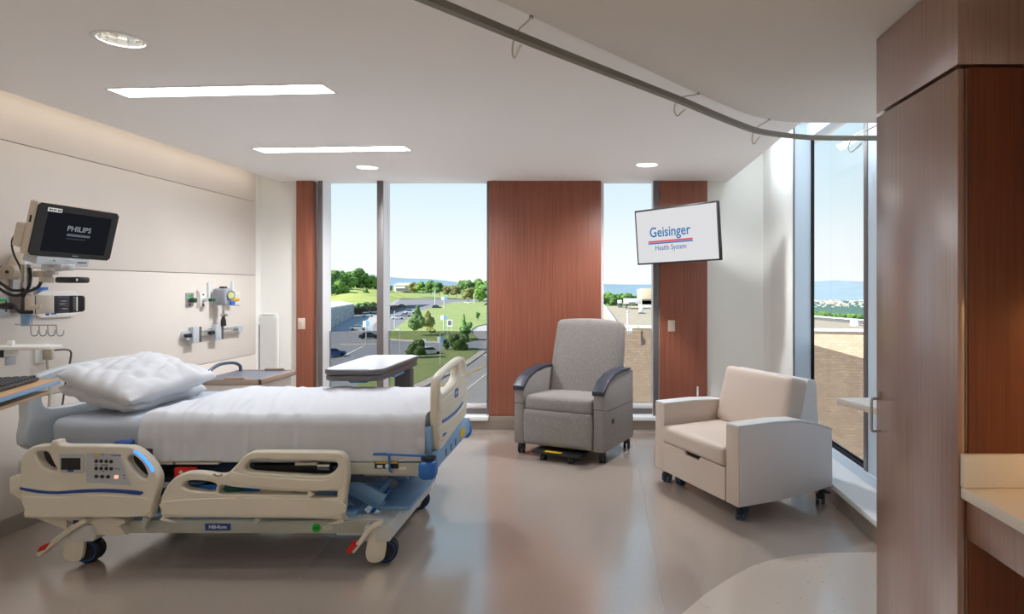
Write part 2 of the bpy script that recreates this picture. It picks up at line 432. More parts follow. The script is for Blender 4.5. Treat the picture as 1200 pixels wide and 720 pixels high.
# right wall: white end, window wall, wall beside the wardrobe
wr = bx('wall_right', (XR, 6.33, -.1), (XR+.24, YB+.1, 2.95), 'white_wall')
MB().ab((XR-.012, 5.62, .14), (XR+.012, 6.325, 2.95), .003).build('jamb_panel', 'white_wall', wr)
MB().ab((XR, 5.64, -.1), (1.915, 6.33, 2.95)).build('pier', 'white_wall', wr)
MB().ab((XR, -1.7, -.1), (2.0, 3.05, 2.95)).build('wall_section', 'white_wall', wr)
MB().ab((1.86, 3.05, -.1), (2.0, 5.64, .16)).build('wall_below_window', 'white_wall', wr)
w3 = thing('window_3', None, None); w3['kind'] = 'structure'
MB().ab((1.605, 3.05, .105), (1.86, 5.63, .143), .004).build('ledge', 'sill', w3)
MB().ab((1.615, 3.05, 0), (1.80, 5.63, .11), .003).build('cove_base', 'base', w3)
MB().ab((1.738, 5.612, .143), (1.915, 5.63, 2.95)).build('jamb', 'alu_blue', w3)
MB().ab((1.740, 5.604, .143), (1.752, 5.614, 2.95)).build('jamb_trim', 'alu_dark', w3)
MB().ab((1.897, 5.600, .2), (1.925, 5.613, 2.9)).build('glazing_gasket', 'dark', w3)
MB().ab((1.85, 3.05, .143), (1.96, 5.613, .215), .003).build('bottom_rail', 'alu_blue', w3)
MB().ab((1.87, 3.05, .213), (1.93, 5.613, .228)).build('bottom_gasket', 'dark', w3)
MB().ab((1.86, 3.05, 2.80), (1.96, 5.613, 2.95)).build('head_rail', 'alu_blue', w3)
MB().ab((1.858, 4.345, .143), (1.96, 4.41, 2.9), .002).build('mullion', 'alu_dark', w3)
MB().ab((1.862, 3.95, .143), (1.96, 4.345, 2.9), .002).build('mullion_panel', 'alu_blue', w3)
for a, c in ((4.41, 5.613), (3.05, 3.95)):
    MB().ab((1.906, a, .20), (1.912, c, 2.85)).build('pane', 'glass', w3, smooth=False)
    MB().ab((1.899, a, .226), (1.901, c, .98)).build('film', 'film', w3, smooth=False)
# behind the camera
bx('wall_front', (XL-.16, -1.86, -.1), (2.0, -1.7, 2.95), 'white_wall')
# ceiling: main field with the cove slot, higher strip by the right window, lower soffit over the entry
DOWN = [F(142, 46.8, 2.6), F(430.5, 196, 2.6), F(758, 193, 2.6)]
ring = lambda p, r: [(p.x+r*math.cos(2*PI*k/28), p.y+r*math.sin(2*PI*k/28)) for k in range(28)]
ce = struct(MB().plate([(-3.33, -1.64), (1.37, -1.64), (1.37, YB+.12), (-3.33, YB+.12)], [ring(p, .094) for p in DOWN], .06, 0, Matrix.Translation((0, 0, 2.63)), 1).build('ceiling', 'ceiling', smooth=False))
MB().ab((-3.352, -1.7, 2.60), (-3.33, YB, 2.70)).build('cove_lip', 'ceiling', ce)
MB().ab((XL-.1, -1.7, 2.93), (2.0, YB+.2, 3.0)).build('upper_slab', 'ceiling', ce)
MB().ab((1.35, 2.5, 2.60), (1.37, YB, 2.94)).build('bulkhead_face', 'ceiling', ce)
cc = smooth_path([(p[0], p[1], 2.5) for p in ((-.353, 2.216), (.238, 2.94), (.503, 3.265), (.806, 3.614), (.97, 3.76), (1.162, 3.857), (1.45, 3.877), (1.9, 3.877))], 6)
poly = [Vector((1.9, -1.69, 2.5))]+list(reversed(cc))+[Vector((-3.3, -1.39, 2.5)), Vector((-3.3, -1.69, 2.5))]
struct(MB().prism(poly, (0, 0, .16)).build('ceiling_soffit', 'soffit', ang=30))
# roof and outside skin keep the daylight out except at the windows
bx('ceiling_roof', (XL-.4, -2.0, 3.0), (2.3, YB+.3, 3.2), 'white_wall')

# cove light strip in the slot, hidden behind the lip
cv = thing('cove_light', 'long warm cove light in the ceiling slot above the headwall', 'light', (-3.40, 2.4, 2.72))
MB().ab((-3.372, -1.6, 2.646), (-3.353, 6.5, 2.665)).build('housing', 'white_pl', cv, world=True)
MB().ab((-3.374, -1.6, 2.615), (-3.358, 6.5, 2.645)).build('diffuser', emis('cove lamp', (255, 240, 220), COVE_EMIT), cv, world=True)

# ceiling light slots
def strip(px0, px1, ya, yb, label, z=2.6, rz=math.radians(-3.6)):
    a, c = F(px0, (ya+yb)/2, z), F(px1, (ya+yb)/2, z); L = 1.235
    cen = (a+c)/2
    t = thing('ceiling_light', label, 'light', (cen.x, cen.y, z), rz, 'ceiling lights')
    m = MB()
    for s in (-1, 1):
        m.ab((-L/2-.012, s*.085-.010, -.003), (L/2+.012, s*.085+.010, .004), .001); m.ab((s*(L/2+.006)-.007, -.09, -.003), (s*(L/2+.006)+.007, .09, .004), .001)
    m.build('trim', 'white_pl', t)
    MB().ab((-L/2, -.078, -.0015), (L/2, .078, .002)).build('diffuser', emis('slot lamp', (246, 250, 255), STRIP_EMIT), t)
    return t
strip(130, 391, 100, 113, 'long slot light nearer the camera in the white ceiling')
strip(298, 481, 172, 178.3, 'long slot light farther away, nearer the window wall')
# downlights
def downlight(px, py, label, z=2.6, seen=True, power=.5):
    p = F(px, py, z) if seen else Vector((px, py, z))
    t = thing('downlight', label, 'light', p, 0, 'downlights' if seen else 'entry downlights')
    MB().lathe([(.091, .002), (.091, -.002), (.108, -.004), (.112, 0), (.110, .002)], ring=True).build('trim_ring', 'white_pl', t)
    if seen:
        can = MB()
        can.lathe([(.093, .0), (.090, .03), (.072, .10), (.045, .145), (.001, .15), (.001, .152), (.047, .148), (.074, .102), (.092, .031), (.095, .0)], None, 16, ring=True); can.build('reflector', M['reflector'], t, ang=8)
        MB().soft((0, 0, .10), (.10, .028, .028), .013, 4).build('lamp', emis('downlight lamp', (255, 240, 218), 3.0), t)
    else:
        MB().lathe([(.092, -.0012), (.0, -.0012), (.0, .002), (.092, .002)], seg=24).build('reflector', emis('lamp reflector', (255, 246, 232), 6), t)
    l = bpy.data.lights.new('downlight lamp', 'SPOT'); l.energy = DOWN_W*power; l.color = (.97, .985, 1); l.spot_size = math.radians(160); l.spot_blend = .8
    l.shadow_soft_size = .09
    lo = bpy.data.objects.new('downlight_lamp', l); C.objects.link(lo); lo.parent = t; lo.location = (0, 0, .02 if seen else -.03)
    return t
downlight(142, 46.8, 'round recessed downlight nearest the camera, above the bed head')
downlight(430.5, 196, 'small round downlight above the left window', power=4.2)
downlight(758, 193, 'small round downlight above the narrow window and screen', power=3.5)
for x, y, lb in ((-1.9, -.75, 'long slot light added over the bed side of the entry, outside the view'), (-.2, -.95, 'long slot light added over the middle of the entry, outside the view')):   # slot lights added behind the camera to brighten the bed's near side
    t = thing('ceiling_light', lb, 'light', (x, y, 2.5), 0, 'added entry fill lights')
    MB().ab((-.63, -.09, -.003), (.63, .09, .004), .001).build('trim', 'white_pl', t)
    MB().ab((-.617, -.078, -.005), (.617, .078, -.002)).build('diffuser', emis('added entry fill lamp', (255, 248, 236), ENTRY_FILL_EMIT), t)

bl = thing('bay_fill_light', 'unseen linear lamp added in the raised ceiling over the right window', 'light', (1.42, 4.9, 2.93))  # added lamp hidden above the bulkhead to brighten the right wall
MB().box((1.4235, 5.12, 2.8745), (.085, 2.34, .010), .002, Matrix.Rotation(math.radians(-38), 3, 'Y')).ab((1.386, 3.95, 2.84), (1.40, 6.29, 2.926)).build('housing', 'white_pl', bl, world=True)
MB().box((1.428, 5.12, 2.868), (.07, 2.3, .006), 0, Matrix.Rotation(math.radians(-38), 3, 'Y')).build('diffuser', emis('added bay fill lamp', (236, 246, 255), BAY_FILL_EMIT), bl, world=True)

# ================================================================== HOSPITAL BED
YN, YF = 3.42, 4.36                                       # near and far side of the mattress
M['dark_metal'] = pm('dark rail backing', (66, 64, 60), .5, .2)
def on_y(p, y): return Vector((p.x, y, p.z))
bed = thing('hospital_bed', 'cream and blue electric hospital bed with lowered side rails and four casters', 'bed', (-1.95, 3.88, 0))
def bb(m, name, mat, parent=None, **k): return m.build(name, mat, parent or bed, world=True, **k)
# mattress with the pale blue fitted sheet
def mw(q, fx, fy, fz):
    q.z += .004*noise.noise(Vector((q.x*3, q.y*4, q.z*3)))*1.5; q.y += .004*noise.noise(Vector((q.x*5, 2.3, q.z*9))); return q
bb(MB().soft((-1.945, 3.885, .676), (2.06, .93, .205), .055, 22, .012, fn=mw), 'mattress', 'fitted')
# deck and side frame under the mattress
bb(MB().ab((-2.95, 3.43, .535), (-.93, 4.34, .575), .008), 'sleep_deck', 'bed_frame')
for a_, c_ in (((-1.335, 3.385, .485), (-.90, 3.43, .548)), ((-2.40, 3.41, .545), (-1.62, 3.44, .562)), ((-1.9, 4.30, .49), (-.90, 4.35, .55))):
    bb(MB().ab(a_, c_, .005), 'side_frame', 'bed_frame')
m = MB(); m.ab((-2.9, 3.52, .40), (-1.2, 4.22, .53), .01); bb(m, 'deck_underside', 'dark_blue')
# actuators and boxes seen through the rails
bb(MB().cyl(P(300, 547, 3.47), P(392, 548, 3.47), .030), 'actuator', 'black'); bb(MB().cyl(P(392, 548, 3.47), P(404, 546, 3.47), .022), 'actuator_rod', 'dark_blue')
for a_, c_ in (((305, 552), (330, 541)), ((340, 553), (352, 541)), ((192, 560), (232, 545))): bb(MB().ab(P(*a_, 3.44), P(*c_, 3.52), .004), 'actuator_box', 'black')
bb(MB().cyl(P(374, 546, 3.44), P(388, 546, 3.44), .026), 'actuator_collar', 'chrome')
for a, c in (((186, 545), (209, 538)), ((205, 545), (262, 539)), ((345, 546), (376, 539))):
    bb(MB().ab(P(*a, 3.40), P(*c, 3.45), .004), 'deck_bracket', 'bed_pl')
rt = bb(MB().ab(P(204, 561, 3.375), P(232, 547, 3.40), .003), 'emergency_release', 'red')
m = MB(); c = P(212, 554, 3.374); m.box(c, (.022, .001, .007)); m.box(c, (.007, .0012, .022)); bb(m, 'cross_mark', 'txt_white', rt)
bb(MB().box(P(223, 554, 3.374), (.028, .001, .008)), 'print_mark', 'txt_white', rt)
# base frame
bb(MB().ab((-2.62, 3.42, .155), (-1.18, 3.50, .226), .008), 'base_rail', 'bed_frame')
bb(MB().ab((-2.62, 4.15, .155), (-1.18, 4.23, .226), .008), 'base_rail', 'bed_frame')
bb(MB().ab((-2.60, 3.44, .226), (-1.32, 4.20, .262), .008), 'base_cover', 'bed_lblue')
bb(MB().ab((-2.5, 3.55, .262), (-1.62, 4.10, .34), .02), 'motor_cover', 'dark_blue')
# foot cross beam, head cross beam
def beam(ax, ay, z0, z1, w, y0, y1, name):
    m = MB(); pr = [(-w/2, z0+.03), (-w/2+.015, z1-.012), (-w/2+.03, z1), (w/2-.03, z1), (w/2-.015, z1-.012), (w/2, z0+.03), (w/2-.02, z0), (-w/2+.02, z0)]
    m.prism([(ax+x, y0, z) for x, z in pr], (0, y1-y0, 0), .004); return bb(m, name, 'bed_cream')
M['bed_cream'] = pm('pale grey bed casting', (206, 208, 208), .36)
beam(-1.17, 0, .135, .225, .165, 3.36, 4.26, 'foot_crossbeam')
beam(-2.75, 0, .135, .225, .165, 3.36, 4.26, 'head_crossbeam')
for y in (3.425, 4.13): bb(MB().ab((-1.42, y, .140), (-1.16, y+.095, .235), .012), 'foot_rail_end', 'bed_cream')
m = MB(); m.prism([P(x, y, 3.372) for x, y in ((72, 597), (118, 604), (145, 609), (147, 613), (139, 618), (148, 628), (104, 628), (83, 612), (68, 606))], (0, .10, 0), .006)
m.prism([P(x, y, 3.40) for x, y in ((36, 606), (78, 606), (78, 622), (68, 618))], (0, .12, 0), .004); bb(m, 'head_rail_end', 'bed_pl')
# scissor lift arms between base and deck
for y in (3.60, 4.06):
    for a, c, mt in (((-1.75, .25), (-1.02, .52), 'bed_lblue'), ((-1.70, .50), (-1.22, .24), 'bed_lblue'), ((-2.6, .25), (-2.0, .50), 'bed_lblue')):
        bb(MB().bar((a[0], y, a[1]), (c[0], y, c[1]), .035, .055, .006), 'lift_arm', mt)
bb(MB().cyl((-1.50, 3.52, .36), (-1.50, 4.14, .36), .018), 'torsion_tube', 'bed_lblue')
bb(MB().cyl(P(457, 573, 3.75), P(431, 607, 3.52), .011), 'gas_strut', 'bed_blue')
bb(MB().bar(P(405, 560, 3.56), P(450, 586, 3.56), .035, .06, .006), 'lift_arm', 'bed_lblue'); bb(MB().bar(P(404, 590, 3.56), P(426, 607, 3.56), .035, .06, .006), 'lift_arm', 'bed_lblue')
bb(MB().ab((-1.30, 3.5, .44), (-1.0, 4.2, .49), .01), 'foot_subframe', 'bed_frame')
bb(MB().ab((-1.26, 3.58, .226), (-1.06, 4.16, .246), .006), 'beam_cap', 'bed_lblue')
# casters
def bed_caster(x, y, spin, brake=None):
    c = MB(); R = Matrix.Rotation(spin, 3, 'Z')
    d = R @ Vector((1, 0, 0)); ax = R @ Vector((0, 1, 0)); w = Vector((x, y, .066))
    pr = rounded([(-.070, .045), (-.074, .0), (-.058, -.036), (-.02, -.045), (.016, -.030), (.028, .012), (.030, .065), (.022, .135), (-.045, .135), (-.060, .09)], 4)
    c.prism([w+d*px-ax*.036+Vector((0, 0, pz)) for px, pz in pr], ax*.032, .006)
    c.cyl(w+d*-.02+Vector((0, 0, .08)), w+d*-.02+Vector((0, 0, .13)), .030)
    o = bb(c, 'caster', 'bed_pl')
    for k, s in (((0), -.000), (1, .038)):
        a = w+d*.022+ax*(s-.002)
        whl = MB(); q = ax.to_track_quat('Z', 'Y').to_matrix().to_4x4(); q.translation = a
        whl.lathe([(.0, -.001), (.044, -.001), (.044, .002), (.060, .002), (.0655, .008), (.0655, .022), (.060, .028), (.044, .028), (.044, .031), (.0, .031)], q, 28)
        bb(whl, 'wheel', 'rubber', o)
        rim = MB(); rim.lathe([(.047, -.003), (.053, -.004), (.053, .034), (.047, .033)], q, 28, ring=True); bb(rim, 'wheel_rim', 'bed_navy', o)
    return o
bed_caster(-1.165, 3.40, math.radians(12)); bed_caster(-2.775, 3.40, math.radians(5))
bed_caster(-1.205, 4.22, math.radians(25)); bed_caster(-2.77, 4.22, math.radians(5))
# brake pedals
def pedal(pts, tip, tw):
    m = MB(); a = [P(*p, 3.345) for p in pts]
    for u, v in zip(a, a[1:]): m.bar(u, v, .045, .026, .006, up=(0, 0, 1))
    o = bb(m, 'brake_pedal', 'bed_pl'); t = [P(*p, 3.318) for p in tip]
    bb(MB().prism(t, (0, .055, 0), .003), 'pedal_grip', 'red', o)
pedal([(448, 612), (436, 618), (414, 646)], [(404, 648), (412, 636), (419, 640), (409, 651)], 0)
pedal([(104, 608), (86, 619), (66, 634), (47, 650)], [(43, 648), (46, 641), (58, 636), (52, 645)], 0)
bb(MB().ab(P(85, 615, 3.37), P(101, 606, 3.42), .004), 'pedal_pivot', 'dark_blue')
# maker's plate and stickers on the base rail
lg = bb(MB().plate([(-.063, -.0185), (.063, -.0185), (.068, -.01), (.068, .01), (.063, .0185), (-.063, .0185), (-.068, .01), (-.068, -.01)], [], .003, .0008,
        frame((P(255.3, 618, 3.417)), (1, 0, 0), (0, 0, 1)), 2), 'nameplate', 'bed_navy')
text('Hill-Rom', .027, frame(P(255.3, 618.1, 3.4145), (1, 0, 0), (0, 0, 1)), 'txt_white', lg, bold=.0006, world=True)
st = bb(MB().cyl(P(371, 619, 3.4205), on_y(P(371, 619, 3.4205), 3.4180), .024, seg=28), 'round_sticker', 'green')
text('2022', .015, frame(P(371, 619.2, 3.4172), (1, 0, 0), (0, 0, 1)), 'txt_black', st, bold=.0002, world=True)
st = bb(MB().plate([(-.018, -.008), (.018, -.008), (.022, 0), (.018, .008), (-.018, .008), (-.022, 0)], [[(-.014, -.004), (.014, -.004), (.014, .004), (-.014, .004)]], .002, .0004, frame(P(384, 619, 3.419), (1, 0, 0), (0, 0, 1)), 2), 'oval_sticker', 'white_pl')
# side rails (near pair)
YR = 3.315
def zm(ox, oy, k):                                         # photo measurement -> metres on the rail plane
    def f(p):
        v = P(ox+p[0]/k, oy+p[1]/k, YR); return (v.x, v.z)
    return f
FR = frame((0, YR, 0), (1, 0, 0), (0, 0, 1))
def rail_plate(name, pts, holes, z, depth, off=0.0, bev=.009, mat='bed_pl', par=None, sm=4):
    return bb(MB().plate([z(p) for p in pts], [[z(p) for p in h] for h in holes], depth, bev, frame((0, YR+off, 0), (1, 0, 0), (0, 0, 1)), sm), name, mat, par, ang=50)
zh = zm(0, 500, 4)
head_rail = rail_plate('side_rail', [(118, 170), (128, 130), (152, 102), (185, 85), (250, 80), (262, 62), (290, 62), (310, 82), (450, 84), (600, 88), (650, 100), (705, 142), (745, 200), (758, 245),
    (748, 300), (735, 350), (724, 415), (705, 428), (686, 416), (420, 420), (155, 424), (140, 402), (130, 370), (121, 310), (116, 240)],
    [[(190, 118), (215, 112), (245, 118), (268, 160), (285, 196), (262, 201), (222, 188), (196, 155)],
     [(613, 142), (632, 128), (660, 142), (692, 178), (708, 222), (700, 240), (668, 228), (635, 195), (616, 168)]], zh, .055)
rail_plate('rail_lower_panel', [(132, 322), (250, 324), (420, 314), (560, 316), (712, 330), (700, 410), (420, 412), (160, 414), (142, 380)], [], zh, .014, -.028, .005, 'bed_pl', head_rail, 3)
rail_plate('rail_stripe', [(122, 278), (200, 290), (290, 296), (390, 288), (500, 284), (600, 288), (686, 297), (676, 314), (600, 306), (500, 301), (390, 304), (290, 309), (200, 304), (124, 290)], [], zh, .010, -.027, .003, 'bed_navy', head_rail, 2)
led = [P(zx/4, 500+zy/4, YR-.029) for zx, zy in ((630, 116), (662, 138), (694, 172), (719, 212))]
bb(MB().tube(smooth_path(led, 5), .0062, 8), 'status_light', emis('blue status lamp', (50, 120, 255), 2.6), head_rail)
pad = rail_plate('control_panel', [(427, 116), (577, 120), (636, 270), (427, 252)], [], zh, .010, -.026, .002, 'grey_pl', head_rail, 1)
def zp(zx, zy, y): return P(zx/4, 500+zy/4, y)
scr = rail_plate('display_bezel', [(300, 124), (308, 117), (410, 120), (416, 128), (416, 205), (408, 213), (318, 209), (304, 196)], [], zh, .012, -.028, .003, 'grey_pl', head_rail, 1)
rail_plate('display', [(313, 140), (402, 140), (402, 194), (313, 194)], [], zh, .003, -.0345, .0005, 'black', head_rail, 1)
rail_plate('display_badge', [(340, 198), (348, 194), (366, 194), (372, 199), (366, 204), (346, 204)], [], zh, .002, -.0345, .0005, 'bed_navy', head_rail, 2)
for zx, zy in [(452, 163), (475, 163), (499, 164), (522, 165), (452, 197), (475, 197), (499, 197), (522, 198), (452, 234), (480, 235), (508, 236)]:
    bb(MB().cyl(zp(zx, zy, YR-.030), on_y(zp(zx, zy, YR-.030), YR-.0345), .0105, .008, 14), 'button', 'black', head_rail)
bb(MB().cyl(zp(453, 132, YR-.030), on_y(zp(453, 132, YR-.030), YR-.034), .010, seg=16), 'lamp_button', 'yellow', head_rail)
bb(MB().cyl(zp(483, 132, YR-.030), on_y(zp(483, 132, YR-.030), YR-.033), .006, seg=14), 'indicator', 'cab_rim', head_rail)
bb(MB().ab(zp(537, 245, YR-.030), zp(553, 229, YR-.034), .001), 'lit_button', emis('pink button lamp', (255, 190, 160), .9), head_rail)
m = MB()
for zx, zy, w in ((450, 180, 10), (490, 181, 34), (545, 198, 8), (558, 201, 8), (485, 211, 8), (465, 235, 8), (495, 235, 8), (580, 230, 10), (582, 244, 8)):
    c = zp(zx, zy, YR-.0315); m.box(c, (w*.0011, .0008, .004))
bb(m, 'panel_marks', 'black', head_rail)
text('Centrella', .014, frame(zp(545, 136, YR-.0316), (1, 0, 0), (0, 0, 1)), 'bed_navy', head_rail, world=True)
for zx, zy in ((370, 340), (596, 343), (370, 402), (596, 402)):
    bb(MB().cyl(zp(zx, zy, YR-.032), on_y(zp(zx, zy, YR-.032), YR-.0362), .0185, .017, 20), 'screw_cap', 'bed_pl', head_rail)
zf = zm(180, 500, 4)
foot_rail = rail_plate('side_rail', [(48, 350), (60, 305), (85, 262), (125, 226), (180, 209), (250, 212), (305, 221), (352, 216), (390, 185), (428, 142), (462, 118), (505, 112), (680, 113), (850, 115), (895, 128), (914, 165), (918, 230),
    (908, 310), (895, 415), (880, 438), (858, 428), (480, 422), (92, 420), (72, 428), (54, 412), (47, 385)],
    [[(150, 270), (172, 249), (230, 247), (290, 257), (310, 272), (302, 297), (255, 302), (200, 294), (164, 286)],
     [(328, 270), (400, 279), (560, 292), (728, 304), (734, 314), (560, 312), (400, 311), (320, 309)],
     [(440, 190), (452, 165), (490, 148), (660, 152), (830, 157), (868, 166), (868, 190), (838, 216), (795, 228), (640, 221), (500, 212), (452, 205)],
     [(738, 318), (752, 298), (800, 297), (864, 298), (868, 312), (864, 327), (800, 328), (746, 327)]], zf, .055)
rail_plate('rail_lower_panel', [(62, 345), (300, 328), (560, 326), (880, 340), (870, 412), (480, 410), (90, 408), (62, 390)], [], zf, .012, -.027, .005, 'bed_pl', foot_rail, 3)
rail_plate('upper_grip', [(380, 205), (410, 212), (500, 226), (640, 236), (790, 243), (850, 230), (885, 200), (898, 190), (896, 260), (870, 288), (740, 292), (560, 280), (420, 262), (372, 240)], [], zf, .012, -.027, .005, 'bed_pl', foot_rail, 3)
m = MB()
for zx, zy, w, h in ((285, 226, 16, 8), (300, 232, 24, 8), (318, 228, 10, 10)): c = P(180+zx/4, 500+zy/4, YR-.0285); m.box(c, (w*.0011, .001, h*.001))
bb(m, 'rail_marks', 'cab_rim', foot_rail)
for zx, zy in ((403, 343), (630, 345), (403, 403), (628, 403)):
    a = P(180+zx/4, 500+zy/4, YR-.031); bb(MB().cyl(a, a+Vector((0, -.0032, 0)), .0185, .017, 20), 'screw_cap', 'bed_pl', foot_rail)
bb(MB().ab(P(263, 576, 3.40), P(286, 570, 3.41), .001), 'green_label', pm('teal label', (30, 96, 70), .5))
bb(MB().ab(P(212, 580, 3.42), P(365, 568, 3.44), .003), 'bed_side_cover', 'bed_blue')
for a_, c_ in (((186, 590), (200, 576)), ((168, 618), (173, 606)), ((300, 612), (308, 602))): bb(MB().bar(P(*a_, 3.36), P(*c_, 3.36), .03, .03, .004), 'rail_hinge', 'bed_frame')
bb(MB().ab(P(165, 623, 3.36), P(175, 607, 3.39), .006), 'rail_latch', 'bed_frame')
bb(MB().soft(P(146, 519.5, 3.36), (.085, .05, .028), .012, 4), 'rail_release', 'bed_navy')
for a_, c_ in (((46, 554), (76, 523)), ((150, 566), (182, 525))): bb(MB().ab(P(*a_, 3.375), P(*c_, 3.40), .006), 'rail_dark_backing', 'dark_metal')  # dark plates added behind the rail openings to make them look shaded inside
# far side rails, lowered behind the mattress
for x0, x1 in ((-2.95, -2.25), (-2.10, -1.25)):
    bb(MB().plate([(x0, .30), (x1, .30), (x1+.02, .5), (x1-.06, .66), (x0+.06, .66), (x0-.02, .5)], [[(x0+.1, .5), (x1-.1, .5), (x1-.14, .6), (x0+.14, .6)]], .05, .009, frame((0, 4.46, 0), (1, 0, 0), (0, 0, 1)), 4), 'side_rail', 'bed_pl')
m = MB()
for x in (-2.6, -1.7): m.ab((x-.08, 4.34, .44), (x+.08, 4.45, .50), .006)
for x in (-2.6, -1.7): m.ab((x-.08, 3.33, .40), (x+.08, 3.5, .45), .006)
bb(m, 'rail_arm', 'bed_frame')
# headboard
XH = -3.13
hb = bb(MB().plate([(3.47, .60), (3.44, .78), (3.45, .94), (3.52, 1.0), (3.80, 1.035), (4.25, 1.035), (4.45, 1.01), (4.52, .95), (4.53, .78), (4.50, .60), (4.0, .57)],
   [[(3.54, .84), (3.58, .955), (3.85, .99), (4.2, .99), (4.34, .975), (4.36, .84), (4.0, .80), (3.65, .80)]], .055, .012, frame((XH, 0, 0), (0, 1, 0), (0, 0, 1)), 4), 'headboard', 'head_pl')
m = MB(); m.ab((XH-.03, 3.50, .48), (XH+.03, 3.58, .64), .008); m.ab((XH-.03, 4.36, .48), (XH+.03, 4.44, .64), .008); m.ab((XH-.04, 3.45, .47), (-2.88, 4.42, .54), .01); bb(m, 'headboard_mount', 'bed_frame')
m = MB(); m.prism([P(x, y, 3.34) for x, y in ((10, 560), (24, 556), (32, 552), (34, 592), (20, 584), (10, 578))], (0, .12, 0), .008)
m.prism([P(x, y, 3.33) for x, y in ((10, 578), (12, 572), (22, 570), (21, 577))], (0, .02, 0), .003); bb(m, 'wall_bumper', 'bed_pl')
bb(MB().ab((-3.10, 3.36, .36), (-2.9, 4.44, .44), .01), 'head_endbeam', 'bed_frame')
# footboard
XFb = -.885
fb = bb(MB().plate([(3.455, .60), (3.43, .72), (3.425, .88), (3.445, .965), (3.50, 1.005), (3.72, 1.03), (3.98, 1.045), (4.10, 1.03), (4.155, .97), (4.17, .85), (4.165, .70), (4.11, .645), (3.8, .615), (3.6, .60)],
   [[(3.475, .925), (3.485, .975), (3.60, .992), (3.85, 1.008), (3.905, 1.000), (3.895, .955), (3.82, .918), (3.64, .900), (3.52, .900)],
    [(4.00, .985), (4.03, 1.012), (4.065, 1.005), (4.085, .96), (4.07, .925), (4.03, .94)]], .052, .014, frame((XFb, 0, 0), (0, 1, 0), (0, 0, 1)), 4), 'footboard', 'bed_pl')
m = MB(); y = [(3.50, .738), (3.6, .732), (3.75, .728), (3.9, .732), (4.02, .748), (4.02, .760), (3.9, .746), (3.75, .743), (3.6, .747), (3.50, .754)]
m.plate(y, [], .006, .001, frame((XFb+.027, 0, 0), (0, 1, 0), (0, 0, 1)), 2); bb(m, 'footboard_stripe', 'bed_blue', fb)
m = MB(); m.plate([(3.44, .655), (3.43, .725), (3.6, .718), (3.78, .714), (3.95, .72), (4.12, .742), (4.12, .70), (4.05, .665), (3.8, .640), (3.6, .63)], [], .012, .004, frame((XFb+.024, 0, 0), (0, 1, 0), (0, 0, 1)), 3); bb(m, 'footboard_lower_panel', 'bed_pl', fb)
m = MB(); m.plate([(3.46, .86), (3.60, .868), (3.82, .884), (3.94, .93), (4.12, .905), (4.13, .80), (3.98, .79), (3.7, .80), (3.46, .80)], [], .010, .004, frame((XFb+.024, 0, 0), (0, 1, 0), (0, 0, 1)), 3); bb(m, 'footboard_upper_panel', 'bed_pl', fb)
lg = bb(MB().plate([(3.80, .822), (3.87, .822), (3.88, .832), (3.88, .866), (3.87, .876), (3.80, .876), (3.79, .866), (3.79, .832)], [], .004, .001, frame((XFb+.030, 0, 0), (0, 1, 0), (0, 0, 1)), 1), 'badge', 'bed_blue', fb)
m = MB()
for a, c in (((3.803, .842), (3.812, .858)), ((3.818, .842), (3.826, .858)), ((3.832, .842), (3.848, .858)), ((3.855, .842), (3.867, .858))): m.ab((XFb+.0318, a[0], a[1]), (XFb+.0328, c[0], c[1]))
text('Hill-Rom', .022, frame((XFb+.0322, 3.835, .849), (0, 1, 0), (0, 0, 1)), 'txt_white', fb, world=True); m.bm.free()
text('Hill-Rom', .024, frame((XFb+.0312, 3.53, .668), (0, 1, 0), (0, 0, 1)), 'bed_blue', fb, world=True, align='CENTER')
bb(MB().ab((-.955, 3.40, .555), (-.895, 3.43, .74), .006), 'footboard_post', 'bed_lblue')
bb(MB().ab((-.935, 3.41, .505), (-.865, 4.30, .60), .01), 'foot_endbeam', 'bed_lblue')
for yy in (3.60, 3.72, 3.84): bb(MB().ab((-.8655, yy, .525), (-.8635, yy+.025, .565), .0005), 'beam_slot', 'dark_blue')
bb(MB().ab((-.8655, 3.98, .53), (-.8635, 4.12, .585), .0005), 'beam_label', 'yellow')
for y0, y1 in ((3.33, 3.43), (4.26, 4.35)):
    bb(MB().soft((-.905, (y0+y1)/2, .515), (.095, y1-y0, .105), .035, 5), 'corner_bumper', 'bed_blue')
m = MB(); m.cyl((-.905, 3.38, .568), (-.905, 3.38, .582), .038); bb(m, 'bumper_cap', 'rubber')
m = MB(); a = [P(440, 532.5, 3.37), P(458, 533, 3.37), P(500, 535, 3.37)]; m.tube(a, .006); m.tube([P(456, 533, 3.36), P(456.5, 552, 3.36), P(460, 554, 3.36)], .006); m.box(P(445, 532.5, 3.37), (.07, .02, .012), .004); bb(m, 'drainage_bag_rod', 'bed_blue')
lb = bb(MB().ab(P(439, 549.5, 3.383), P(467, 541, 3.3845)), 'caution_label', 'black')
bb(MB().ab(P(440, 543.6, 3.382), P(466, 541.4, 3.3832)), 'caution_band', 'yellow', lb)
m = MB(); m.cyl(P(454, 546.5, 3.3832), on_y(P(454, 546.5, 3.3832), 3.3815), .012); m.box(P(445, 547, 3.3825), (.03, .001, .014)); bb(m, 'caution_mark', 'txt_white', lb)
bb(MB().ab(P(467, 551, 3.375), P(478, 546, 3.40), .003), 'frame_hook', 'bed_pl')

